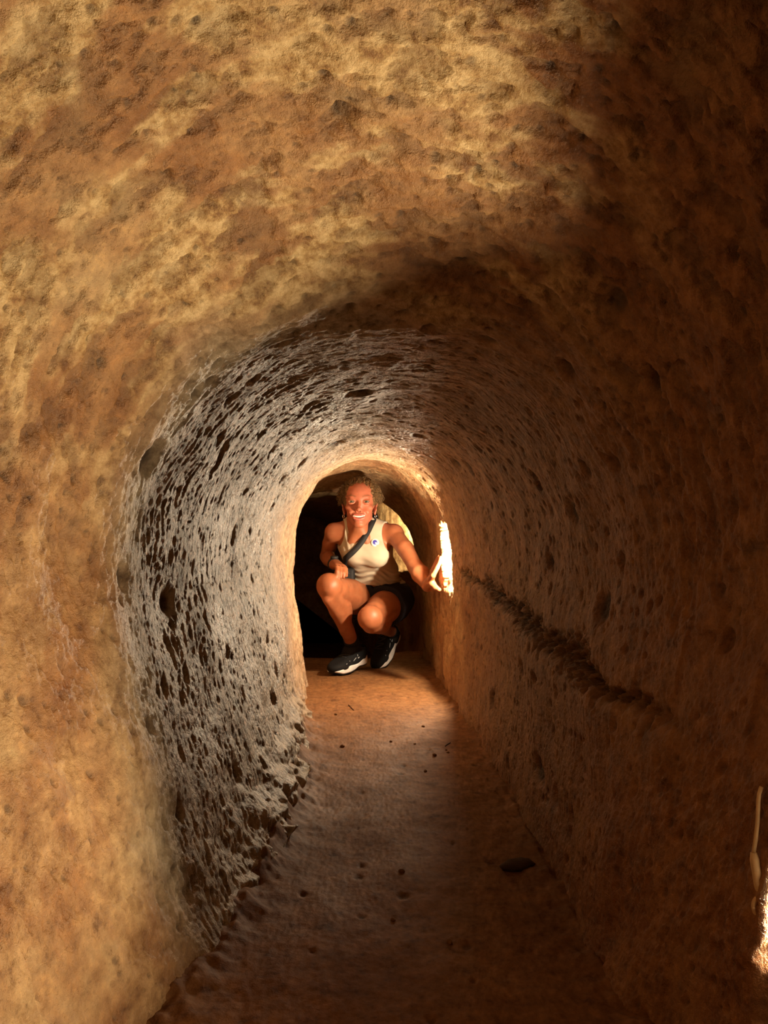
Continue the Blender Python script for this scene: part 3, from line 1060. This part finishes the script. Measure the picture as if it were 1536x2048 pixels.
# ---- skin and cloth
def skin_mat():
    m, nt, b = new_mat('skin')
    N = nt.nodes.new
    L = nt.links.new
    tc = N('ShaderNodeTexCoord')
    n1 = N('ShaderNodeTexNoise')
    n1.inputs['Scale'].default_value = 30
    n1.inputs['Detail'].default_value = 3
    L(tc.outputs['Object'], n1.inputs['Vector'])
    r = N('ShaderNodeValToRGB')
    r.color_ramp.elements[0].position = 0.3
    r.color_ramp.elements[0].color = (0.29, 0.095, 0.038, 1)
    r.color_ramp.elements[1].position = 0.7
    r.color_ramp.elements[1].color = (0.37, 0.130, 0.056, 1)
    L(n1.outputs['Fac'], r.inputs['Fac'])
    cur = r.outputs['Color']
    for an, col in (('flush', (0.42, 0.130, 0.078)), ('lip', (0.50, 0.135, 0.105)), ('brow', (0.16, 0.08, 0.035))):
        t = N('ShaderNodeAttribute')
        t.attribute_name = an
        x = N('ShaderNodeMix')
        x.data_type = 'RGBA'
        L(t.outputs['Fac'], x.inputs[0])
        L(cur, x.inputs[6])
        x.inputs[7].default_value = (*col, 1)
        cur = x.outputs[2]
    L(cur, b.inputs['Base Color'])
    b.inputs['Roughness'].default_value = 0.50
    b.inputs['Specular IOR Level'].default_value = 0.45
    b.inputs['Subsurface Weight'].default_value = 0.25
    b.inputs['Subsurface Radius'].default_value = (0.010, 0.004, 0.002)
    b.inputs['Subsurface Scale'].default_value = 0.6
    return m


def rib_mat():
    """cream ribbed jersey"""
    m = simple_mat('cream_jersey', (0.48, 0.41, 0.31), 0.85, 0.12)
    nt = m.node_tree
    b = nt.nodes['Principled BSDF']
    tc = nt.nodes.new('ShaderNodeTexCoord')
    w = nt.nodes.new('ShaderNodeTexWave')
    w.inputs['Scale'].default_value = 110
    w.inputs['Distortion'].default_value = 0.6
    nt.links.new(tc.outputs['Object'], w.inputs['Vector'])
    bp_ = nt.nodes.new('ShaderNodeBump')
    bp_.inputs['Strength'].default_value = 0.05
    bp_.inputs['Distance'].default_value = 0.001
    nt.links.new(w.outputs['Fac'], bp_.inputs['Height'])
    nt.links.new(bp_.outputs['Normal'], b.inputs['Normal'])
    return m


M_SKIN = skin_mat()
M_TANK = rib_mat()
M_SHORTS = simple_mat('black_running_cloth', (0.016, 0.015, 0.022), 0.8, 0.2, bump=(300, 0.2, 0.001))
M_SOCK = simple_mat('black_knit', (0.012, 0.012, 0.013), 0.85, 0.2, bump=(500, 0.4, 0.001))
M_UPPER = simple_mat('black_mesh_upper', (0.009, 0.009, 0.010), 0.75, 0.2, bump=(700, 0.5, 0.001))
M_MIDSOLE = simple_mat('white_foam', (0.82, 0.78, 0.74), 0.55, 0.3, var=0.06)
M_OUTSOLE = simple_mat('black_rubber', (0.02, 0.02, 0.02), 0.6, 0.4)
M_LACE = simple_mat('dark_lace', (0.035, 0.035, 0.04), 0.6, 0.4)
M_MARK = simple_mat('reflective_grey', (0.62, 0.62, 0.62), 0.35, 0.6)
M_HAIR = simple_mat('sandy_brown_hair', (0.135, 0.078, 0.032), 0.6, 0.25, var=0.45, vscale=60)
M_STRAP = simple_mat('black_webbing', (0.014, 0.014, 0.016), 0.65, 0.3, bump=(600, 0.3, 0.001))
M_METAL = simple_mat('silver', (0.75, 0.73, 0.70), 0.22, 0.5, metal=1.0)
M_EYE = simple_mat('eye_white', (0.62, 0.56, 0.52), 0.2, 0.5)
M_IRIS = simple_mat('grey_green_iris', (0.045, 0.045, 0.028), 0.2, 0.5, var=0.3, vscale=300)
M_PUPIL = simple_mat('pupil', (0.006, 0.006, 0.006), 0.1, 0.6)
M_TEETH = simple_mat('teeth', (0.86, 0.80, 0.70), 0.25, 0.5)
M_MOUTH = simple_mat('mouth_dark', (0.10, 0.02, 0.02), 0.5, 0.4)

person = empty('person', tuple(ROOT))
tag(person, 'smiling person in cream tank top and black shorts crouching under the low arch', 'person')

xs = axis_((-0.335, -0.195, 0.0032), (-0.195, -0.015, 0.0021), (-0.015, 0.235, 0.0032))
ys = axis_((2.69, 3.04, 0.0033), (3.04, 3.30, 0.0023), (3.30, 3.60, 0.0042))
zs_ = axis_((0.01, 0.40, 0.0034), (0.40, 0.60, 0.0032), (0.60, 0.85, 0.0019))
B = Field(xs, ys, zs_)
torso(B)
neck(B)
arms(B)
legs(B)
head(B)
bv, bf = B.mesh()
lv = bv - HC
dm = np.min([np.linalg.norm((lv - A3([x, -0.087 + 9 * x * x, z])) * A3([1, 0.4, 1]), axis=1) - r_ for x, z, r_ in
             [(x, -0.0495 + 4.0 * x * x, 0.0028) for x in np.linspace(-0.027, 0.027, 15)] +
             [(x, -0.0672 + 15.0 * x * x, 0.0036) for x in np.linspace(-0.025, 0.025, 15)]], axis=0)
lip = smooth(0.0022, 0.0, dm) * (lv[:, 1] < -0.05)
br = np.full(len(bv), 1.0)
for s in (-1, 1):
    for q in np.linspace(0, 1, 14):
        c = A3([s * (0.016 + 0.032 * q), -0.08, 0.0285 + 0.0055 * math.sin(q * 2.4)])
        br = np.minimum(br, np.hypot(lv[:, 0] - c[0], lv[:, 2] - c[2]) - 0.0016 * (1 - 0.5 * q))
brow = 0.7 * smooth(0.0024, 0.0, br) * (lv[:, 1] < -0.045)
lash = np.full(len(bv), 1.0)
for s in (-1, 1):
    for q in np.linspace(-1, 1, 13):
        for sg, w_ in ((1, 0.0), (-1, 0.0007)):
            lash = np.minimum(lash, np.hypot(lv[:, 0] - s * 0.0315 - 0.0128 * q, lv[:, 2] - 0.0070 - sg * 0.0047 * math.sqrt(max(0, 1 - q * q))) + w_)
brow = np.maximum(brow, 0.95 * smooth(0.0026, 0.0010, lash) * (lv[:, 1] < -0.05))
flush = 0.75 * smooth(-0.12, -0.06, lv[:, 2]) * smooth(0.10, 0.02, lv[:, 1])
mesh_np('body', bv, bf, M_SKIN, person, True, ROOT, {'lip': lip, 'brow': brow, 'flush': flush})

# eyes and teeth
def ball(c, r, n1=16, n2=10, sq=(1, 1, 1)):
    v_, f_ = [], []
    for i in range(n2 + 1):
        a = math.pi * i / n2
        for j in range(n1):
            t = 2 * math.pi * j / n1
            v_.append((c[0] + r * sq[0] * math.sin(a) * math.cos(t), c[1] - r * sq[1] * math.cos(a), c[2] + r * sq[2] * math.sin(a) * math.sin(t)))
    for i in range(n2):
        for j in range(n1):
            f_.append((i * n1 + j, (i + 1) * n1 + j, (i + 1) * n1 + (j + 1) % n1, i * n1 + (j + 1) % n1))
    return np.array(v_), np.array(f_)


for s in (-1, 1):
    c = hd(s * 0.0315, -0.0705, 0.0070)
    v_, f_ = ball(c, 0.0112)
    eye = mesh_np('eye', v_, f_, M_EYE, person, True, ROOT)
    look = A3([-c[0], -c[1], 0.53 - c[2]])
    look /= np.linalg.norm(look)
    for nm, mt, rr_, off in (('iris', M_IRIS, 0.0060, 0.0100), ('pupil', M_PUPIL, 0.0024, 0.0108)):
        v_, f_ = ball(c + look * off, rr_, 14, 8, (1, 0.26, 1))
        o = mesh_np(nm, v_, f_, mt, eye, True, ROOT)
tv, tf = [], []
tp = [hd(x, -0.0825 + 7.0 * x * x, -0.0575 + 7.0 * x * x) for x in np.linspace(-0.026, 0.026, 40)]
for x in np.linspace(-0.0205, 0.0205, 8):
    c = hd(x, -0.0815 + 9.0 * x * x, -0.0552 + 8.0 * x * x)
    tv.append(ball(c, 0.0034, 12, 8, (1.35, 0.8, 1.35 - 14 * abs(x))))
v_, f_ = join_np(tv)
mesh_np('teeth', v_, f_, M_TEETH, person, True, ROOT)
v_, f_ = tube_np([hd(x, -0.0730 + 9.0 * x * x, -0.0585 + 10.0 * x * x) for x in np.linspace(-0.025, 0.025, 12)], 0.0062, 8)
mesh_poly('mouth_lining', v_, f_, M_MOUTH, person, True, ROOT)
for s in (-1, 1):
    c = hd(s * 0.0690, 0.002, -0.0510)
    an = np.linspace(0, 2 * math.pi, 18, endpoint=False)
    v_, f_ = tube_np([c + 0.0072 * A3([0.45 * math.cos(a), 0.89 * math.cos(a), math.sin(a)]) for a in an], 0.0014, 7, True)
    mesh_poly('earring', v_, f_, M_METAL, person, True, ROOT)

# ---- tank top
T = Field(axis_((-0.25, 0.10, 0.0026)), axis_((3.08, 3.50, 0.0032)), axis_((0.34, 0.72, 0.0026)))
torso(T, 0.006)
T.noise(0.0016, 0.045, 301, (1.0, 1.0, 0.5))
# slanting folds gathered above the hem
x_, y_, z_ = np.meshgrid(*T.ax, indexing='ij', sparse=True)
fold = np.sin((z_ * 1.0 + 0.28 * x_ + 0.015 * np.sin(x_ * 40)) * 2 * math.pi / 0.026)
T.D = (T.D - 0.0030 * fold * smooth(0.455, 0.425, z_)).astype(np.float32)
fold2 = np.sin((x_ + 0.25 * z_) * 2 * math.pi / 0.024)
T.D = (T.D - 0.0016 * fold2 * smooth(-0.125, -0.15, x_) * smooth(0.50, 0.53, z_)).astype(np.float32)
T.ell(SH_L + A3([0.012, -0.030, -0.005]), (0.064, 0.10, 0.092), 0.004, 'sub', rot=frame((-0.25, -0.35, 1)))
T.ell(SH_R + A3([-0.008, -0.030, -0.002]), (0.060, 0.10, 0.088), 0.004, 'sub', rot=frame((0.25, -0.35, 1)))
T.ell((-0.107, 3.180, 0.648), (0.052, 0.085, 0.076), 0.004, 'sub', rot=frame((0, -0.15, 1)))
hem = T.copy()
T.cut((-0.04, 3.30, 0.372), (-0.10, -0.15, -1.0), 0.004)
tv_, tf_ = T.mesh()
tank = mesh_np('tank_top', tv_, tf_, M_TANK, person, True, ROOT)
# round badge stuck on the chest: pale disc with a blue ball drawn on it
def disc_on(field, cx, cz, r, lift, n=28, rings=4):
    v_, f_ = [], []
    for i in range(rings + 1):
        for j in range(n):
            a = 2 * math.pi * j / n
            x = cx + r * i / rings * math.cos(a)
            z = cz + r * i / rings * math.sin(a)
            y = field.front_y(x, z)
            v_.append((x, (y if y else np.nan), z))
    v_ = np.array(v_)
    g = ~np.isnan(v_[:, 1])
    cf = np.linalg.lstsq(np.c_[v_[g][:, 0], v_[g][:, 2], np.ones(g.sum())], v_[g][:, 1], rcond=None)[0]
    v_[:, 1] = v_[:, 0] * cf[0] + v_[:, 2] * cf[1] + cf[2] - lift
    for i in range(rings):
        for j in range(n):
            f_.append((i * n + j, i * n + (j + 1) % n, (i + 1) * n + (j + 1) % n, (i + 1) * n + j))
    m_ = len(v_)
    bk = v_ + A3([0, 0.0012, 0])
    e_ = [(rings * n + j, rings * n + (j + 1) % n, m_ + rings * n + (j + 1) % n, m_ + rings * n + j) for j in range(n)]
    return np.concatenate([v_, bk]), np.array(f_ + e_)


M_BADGE = simple_mat('badge_paper', (0.80, 0.74, 0.72), 0.35, 0.5)
M_BADGE2 = simple_mat('badge_rim', (0.70, 0.60, 0.42), 0.35, 0.5)
M_BLUE = simple_mat('badge_blue', (0.06, 0.06, 0.42), 0.4, 0.4)
M_SKY = simple_mat('badge_light_blue', (0.45, 0.60, 0.85), 0.4, 0.4)
bx, bz_ = -0.038, 0.5625
v_, f_ = disc_on(T, bx, bz_, 0.0185, 0.0040)
badge = mesh_np('badge', v_, f_, M_BADGE2, tank, False, ROOT)
badge['label'] = 'round white badge with a blue globe'
for cx, cz, r_, lf, mt, nm in ((0, 0, 0.0165, 0.0046, M_BADGE, 'badge_face'), (-0.0005, 0.0005, 0.0098, 0.0051, M_BLUE, 'globe_mark'), (0.0035, -0.0025, 0.0040, 0.0056, M_SKY, 'highlight_mark')):
    v_, f_ = disc_on(T, bx, bz_, 0.0185, lf)
    v_[:, 0] = bx + cx + (v_[:, 0] - bx) * r_ / 0.0185
    v_[:, 2] = bz_ + cz + (v_[:, 2] - bz_) * r_ / 0.0185
    # keep on the same slope
    full, _ = disc_on(T, bx, bz_, 0.0185, lf)
    cf = np.linalg.lstsq(np.c_[full[:140, 0], full[:140, 2], np.ones(140)], full[:140, 1], rcond=None)[0]
    h_ = len(v_) // 2
    v_[:, 1] = v_[:, 0] * cf[0] + v_[:, 2] * cf[1] + cf[2]
    v_[h_:, 1] += 0.0012
    mesh_np(nm, v_, f_, mt, person if False else tank, False, ROOT)

# ---- shorts
S_ = Field(axis_((-0.26, 0.19, 0.0036)), axis_((3.06, 3.60, 0.0042)), axis_((0.15, 0.46, 0.0036)))
S_.ell((-0.028, 3.46, 0.312), (0.154, 0.123, 0.112), 0.03)
S_.ell((-0.040, 3.395, 0.385), (0.108, 0.085, 0.08), 0.03, rot=TORSO)
for hp, kn_, cutf in ((HP_R, KN_R, 0.54), (HP_L, KN_L, 0.36)):
    d_ = kn_ - hp
    S_.chain([hp, hp + d_ * 0.30, hp + d_ * cutf], [0.094, 0.092, 0.094], 0.01)
S_.noise(0.0035, 0.05, 331)
for hp, kn_, cutf, sx in ((HP_R, KN_R, 0.58, -1), (HP_L, KN_L, 0.40, 1)):
    d_ = kn_ - hp
    p = hp + d_ * cutf
    n_ = d_ / np.linalg.norm(d_)
    dd = ((x0 := S_.ax[0][:, None, None]) - p[0]) * n_[0] + (S_.ax[1][None, :, None] - p[1]) * n_[1] + (S_.ax[2][None, None, :] - p[2]) * n_[2]
    S_.D = np.maximum(S_.D, dd.astype(np.float32))
S_.cut((-0.04, 3.36, 0.398), (-0.2, -0.3, 1))
v_, f_ = S_.mesh()
mesh_np('shorts', v_, f_, M_SHORTS, person, True, ROOT)

# ---- shoes, modelled flat in their own frame (x heel to toe, z up) and then set on the ground
def shoe_fields():
    g = [axis_((-0.02, 0.285, 0.0024)), axis_((-0.062, 0.062, 0.0024)), axis_((-0.008, 0.13, 0.0024))]
    up = Field(*g)
    up.ell((0.040, 0, 0.048), (0.044, 0.034, 0.052), 0.0)
    up.chain([(0.060, 0, 0.054), (0.120, 0, 0.048), (0.185, 0.002, 0.034)], [0.034, 0.035, 0.033], 0.02)
    up.ell((0.195, 0.003, 0.030), (0.070, 0.046, 0.032), 0.02)
    up.ell((0.110, 0.0, 0.030), (0.09, 0.040, 0.035), 0.02)
    up.cone((0.042, 0, 0.070), (0.034, 0, 0.15), 0.026, 0.034, 0.004, 'sub')
    up.cut((0, 0, 0.016), (0, 0, -1))
    up.cut((0.04, 0, 0.090), (0.20, 0, 1), 0.006)
    x, y, z = np.meshgrid(*g, indexing='ij', sparse=True)

    def plan(r0, r1, r2):
        d = np.sqrt((x - 0.040) ** 2 + y ** 2) - r0
        for (ax_, ay_, ra), (bx_, by_, rb) in (((0.040, 0, r0), (0.180, 0.003, r1)), ((0.180, 0.003, r1), (0.222, 0.004, r2))):
            ab = A3([bx_ - ax_, by_ - ay_])
            t = np.clip(((x - ax_) * ab[0] + (y - ay_) * ab[1]) / (ab @ ab), 0, 1)
            d = np.minimum(d, np.sqrt((x - ax_ - t * ab[0]) ** 2 + (y - ay_ - t * ab[1]) ** 2) - (ra + (rb - ra) * t))
        return d
    mid_ = Field(*g)
    topz = 0.030 + 0.014 * smooth(0.12, 0.0, x) + 0.004 * np.sin(x * 38) - 0.006 * smooth(0.19, 0.25, x)
    botz = 0.004 + 0.022 * smooth(0.20, 0.285, x) ** 1.5 + 0.010 * smooth(0.03, -0.02, x) + 0.006 * np.exp(-((x - 0.105) / 0.03) ** 2)
    pl = plan(0.037, 0.049, 0.040) + 0.05 * np.abs(z - 0.022)
    hh = np.maximum(z - topz, botz - z)
    k = 0.006
    h = np.clip(0.5 + 0.5 * (pl - hh) / k, 0, 1)
    mid_.D = (hh * (1 - h) + pl * h + k * h * (1 - h)).astype(np.float32)
    # groove along the side of the foam at the heel
    mid_.chain([(0.015, 0.042, 0.022), (0.06, 0.044, 0.024), (0.105, 0.045, 0.018)], [0.002, 0.0045, 0.002], 0.002, 'sub')
    mid_.chain([(0.015, -0.042, 0.022), (0.06, -0.044, 0.024), (0.105, -0.045, 0.018)], [0.002, 0.0045, 0.002], 0.002, 'sub')
    out = Field(*g)
    pl2 = plan(0.033, 0.046, 0.036)
    hh2 = np.maximum(z - (botz + 0.004), (botz - 0.0035) - z)
    out.D = np.maximum(pl2, hh2).astype(np.float32) + 0 * y
    out.cone((0.105, -0.06, 0.0), (0.105, 0.06, 0.0), 0.012, 0.012, 0.002, 'sub')
    return up, mid_, out


up_f, mid_f, out_f = shoe_fields()
UP, MID, OUT = up_f.mesh(), mid_f.mesh(), out_f.mesh()
lace = []
for i in range(6):
    x = 0.092 + i * 0.0155
    pts = []
    for q in np.linspace(-1, 1, 9):
        yy = 0.024 * q
        xx = x + 0.006 * q * (1 if i % 2 else -1)
        ix, iy = [int(np.searchsorted(up_f.ax[k], v_)) for k, v_ in ((0, xx), (1, yy))]
        col = up_f.D[ix, iy, :]
        zz = up_f.ax[2][np.nonzero(col < 0)[0][-1]]
        pts.append((xx, yy, zz + 0.0015))
    lace.append(tube_np(pts, 0.0022, 7))
bow = [tube_np([(0.092 + 0.012 * math.sin(t) * s_, s_ * 0.018 * (1 - math.cos(t)) / 2 * 1.6, 0.085 - 0.006 * (1 - math.cos(t)) * 0.9) for t in np.linspace(0.1, 6.1, 16)], 0.0018, 6) for s_ in (-1, 1)]
LACE = join_np(lace + bow)
# chevron mark of thin reflective strokes on the side
def side_stroke(p, sgn):
    pts = []
    for (xa, za), (xb, zb) in zip(p[:-1], p[1:]):
        for t in np.linspace(0, 1, 5):
            x, z = xa + (xb - xa) * t, za + (zb - za) * t
            ix, iz = int(np.searchsorted(up_f.ax[0], x)), int(np.searchsorted(up_f.ax[2], z))
            w = np.nonzero(up_f.D[ix, :, iz] < 0)[0]
            y = up_f.ax[1][w[-1] if sgn > 0 else w[0]]
            pts.append((x, y + sgn * 0.0006, z))
    return tube_np(pts, 0.0014, 6)


STROKES = [[(0.108, 0.062), (0.112, 0.046), (0.098, 0.050)], [(0.126, 0.052), (0.150, 0.042), (0.118, 0.043)],
           [(0.200, 0.044), (0.206, 0.042)], [(0.172, 0.050), (0.176, 0.048)]]


def put_shoe(heel, toe, roll, parent):
    heel, toe = A3(heel), A3(toe)
    x = toe - heel
    x /= np.linalg.norm(x)
    y = np.cross((0, 0, 1), x)
    y /= np.linalg.norm(y)
    z = np.cross(x, y)
    c_, s_ = math.cos(roll), math.sin(roll)
    y, z = y * c_ + z * s_, z * c_ - y * s_
    Rm = np.stack([x, y, z], 1)
    f = lambda v_: v_ @ Rm.T + heel
    sh = mesh_np('running_shoe', f(UP[0]), UP[1], M_UPPER, parent, True, ROOT)
    sh['label'] = 'black running shoe with a white foam sole'
    mesh_np('midsole', f(MID[0]), MID[1], M_MIDSOLE, sh, True, ROOT)
    mesh_np('outsole', f(OUT[0]), OUT[1], M_OUTSOLE, sh, True, ROOT)
    mesh_poly('laces', f(LACE[0]), LACE[1], M_LACE, sh, True, ROOT)
    for sg in (-1, 1):
        for st in STROKES:
            mk = side_stroke(st, sg)
            mesh_poly('side_mark', f(mk[0]), mk[1], M_MARK, sh, True, ROOT)
    return sh


put_shoe((-0.088, 3.355, 0.026), (-0.222, 3.135, 0.000), 0.0, person)
put_shoe((0.066, 3.560, 0.122), (-0.012, 3.395, 0.000), 0.30, person)

# socks
for an_, dirv, ft in ((AN_R, KN_R - AN_R, A3([-0.160, 3.235, 0.062])), (AN_L, KN_L - AN_L, A3([0.022, 3.468, 0.085]))):
    d_ = dirv / np.linalg.norm(dirv)
    v_, f_ = tube_np([ft, an_ * 0.5 + ft * 0.5 - d_ * 0.004, an_ - d_ * 0.006, an_ + d_ * 0.018, an_ + d_ * 0.040, an_ + d_ * 0.042, an_ + d_ * 0.040], [0.030, 0.036, 0.0355, 0.0335, 0.0330, 0.0318, 0.029], 28)
    mesh_poly('sock', v_, f_, M_SOCK, person, True, ROOT)

# wrist band / watch on the right wrist
d_ = (WR_R - EL_R) / np.linalg.norm(WR_R - EL_R)
wc = WR_R - d_ * 0.012
v_, f_ = tube_np([wc - d_ * 0.012, wc - d_ * 0.011, wc + d_ * 0.011, wc + d_ * 0.012], [0.0255, 0.0285, 0.0275, 0.0245], 26, cap=False)
watch = mesh_poly('wristwatch', v_, f_, M_STRAP, person, True, ROOT)
u_ = frame(d_)
wn = -u_[:, 1] if (-u_[:, 1])[2] > 0 else u_[:, 1]
v_, f_ = tube_np([wc + wn * 0.026, wc + wn * 0.034, wc + wn * 0.036], [0.017, 0.017, 0.014], 22)
mesh_poly('watch_case', v_, f_, M_OUTSOLE, watch, True, ROOT)

# ---- hair: a close cap drawn back plus springy curls
Hf = Field(axis_((-0.215, 0.005, 0.0026)), axis_((3.07, 3.32, 0.0030)), axis_((0.66, 0.87, 0.0026)))
Hf.ell(hd(0, 0.020, 0.034), (0.080, 0.096, 0.083), 0.0)
Hf.ell(hd(-0.062, 0.022, 0.034), (0.028, 0.040, 0.036), 0.02)
Hf.ell(hd(0.060, 0.022, 0.034), (0.026, 0.040, 0.036), 0.02)
Hf.ell(hd(0, 0.10, 0.01), (0.05, 0.045, 0.05), 0.02)
Hf.noise(0.0055, 0.016, 351)
Hf.noise(0.003, 0.007, 355)
Hf.ell(hd(0, -0.090, 0.012), (0.063, 0.058, 0.074), 0.006, 'sub')
Hf.ell(hd(0, -0.060, -0.060), (0.09, 0.075, 0.050), 0.006, 'sub')
Hf.ell(hd(-0.080, -0.004, -0.026), (0.026, 0.034, 0.032), 0.004, 'sub')
Hf.ell(hd(0.080, -0.004, -0.026), (0.026, 0.034, 0.032), 0.004, 'sub')
hv, hf_ = Hf.mesh()
hair = mesh_np('hair', hv, hf_, M_HAIR, person, True, ROOT)
rg = np.random.default_rng(11)
curls = []
# hairline strands swept back and side curls
pool = hv[(hv[:, 1] < HC[1] + 0.07) & (hv[:, 2] > HC[2] + 0.012)]
for i in range(900):
    p = pool[rg.integers(len(pool))]
    out_ = p - hd(0, 0.02, 0.02)
    out_ /= np.linalg.norm(out_)
    side = abs(p[0] - HC[0]) > 0.055
    dirc = A3([out_[0] * 0.5, 0.9, 0.25 - 0.6 * side]) + rg.normal(0, 0.25, 3)
    dirc -= out_ * (dirc @ out_) * 0.8
    dirc /= np.linalg.norm(dirc)
    sd = np.cross(out_, dirc)
    L_ = rg.uniform(0.018, 0.040)
    rad = rg.uniform(0.0018, 0.0045) * (1.2 if side else 0.7)
    ph = rg.uniform(0, 6.28)
    tt_ = np.linspace(0, 1, 14)
    pts = [p - out_ * 0.001 + dirc * L_ * t + rad * (sd * math.cos(ph + t * 9) + out_ * (0.6 + math.sin(ph + t * 9))) for t in tt_]
    curls.append(tube_np(pts, 0.0007 * np.sin(np.pi * (0.08 + 0.86 * tt_)) + 0.00025, 5, cap=False))
v_, f_ = join_np(curls)
mesh_np('curls', v_, f_, M_HAIR, hair, True, ROOT)

# ------------------------------------------------------------------ crossbody bag
BAG = A3([-0.165, 3.25, 0.40])
bag = empty('crossbody_bag', tuple(BAG))
tag(bag, 'black crossbody bag with a wide webbing strap worn diagonally over the tank top', 'bag')
line = []
for t in np.linspace(0, 1, 46):
    x = -0.046 + (-0.166 + 0.046) * t - 0.010 * math.sin(math.pi * t) * -1
    z = 0.660 + (0.492 - 0.660) * t - 0.012 * math.sin(math.pi * t)
    line.append((x, z))
pts = []
for x, z in line:
    best = None
    for F_ in (T, B):
        y = F_.front_y(x, z)
        if y is not None and (best is None or y < best):
            best = y
    pts.append((x, best, z))
ysm = np.array([p[1] if p[1] else np.nan for p in pts])
ysm = np.interp(np.arange(len(ysm)), np.nonzero(~np.isnan(ysm))[0], ysm[~np.isnan(ysm)])
hull = ysm.copy()
for _ in range(60):                      # taut strap bridges the hollows
    hull[1:-1] = np.minimum(ysm[1:-1], (hull[:-2] + hull[2:]) / 2)
P_ = np.array([(p[0], y - 0.0045, p[2]) for p, y in zip(pts, hull)])
# over the shoulder to the back, and round the right side to the hip
backp = A3([(-0.040, 3.225, 0.692), (-0.036, 3.27, 0.682), (-0.04, 3.32, 0.640), (-0.06, 3.36, 0.58)])
side_p = A3([(-0.172, 3.215, 0.470), (-0.178, 3.245, 0.445), (-0.178, 3.27, 0.42)])
path = np.concatenate([backp[::-1], P_, side_p])
Tn = np.gradient(path, axis=0)
Tn /= np.linalg.norm(Tn, axis=1)[:, None]
ctr = A3([-0.085, 3.31, 0.55])
vv = []
for p, t in zip(path, Tn):
    o_ = p - ctr
    o_ -= t * (o_ @ t)
    o_ /= np.linalg.norm(o_)
    w_ = np.cross(t, o_)
    vv += [p - w_ * 0.0125, p + w_ * 0.0125, p + w_ * 0.0125 - o_ * 0.0022, p - w_ * 0.0125 - o_ * 0.0022]
ff = []
for i in range(len(path) - 1):
    for k in range(4):
        ff.append((i * 4 + k, i * 4 + (k + 1) % 4, i * 4 + 4 + (k + 1) % 4, i * 4 + 4 + k))
mesh_poly('strap', vv, ff, M_STRAP, bag, True, BAG)
Pf = Field(axis_((-0.235, -0.10, 0.003)), axis_((3.20, 3.34, 0.003)), axis_((0.33, 0.48, 0.003)))
x_, y_, z_ = np.meshgrid(*Pf.ax, indexing='ij', sparse=True)
q = [np.maximum(np.abs(a) - h_, 0) for a, h_ in ((x_ + 0.168, 0.026), (y_ - 3.275, 0.034), (z_ - 0.400, 0.038))]
Pf.D = (np.sqrt(q[0] ** 2 + q[1] ** 2 + q[2] ** 2) - 0.014).astype(np.float32)
v_, f_ = Pf.mesh()
mesh_np('pouch', v_, f_, M_STRAP, bag, True, BAG)
v_, f_ = tube_np([(-0.205, 3.250, 0.425), (-0.19, 3.228, 0.427), (-0.15, 3.227, 0.427), (-0.13, 3.245, 0.425)], 0.002, 6)
mesh_poly('zip', v_, f_, M_LACE, bag, True, BAG)
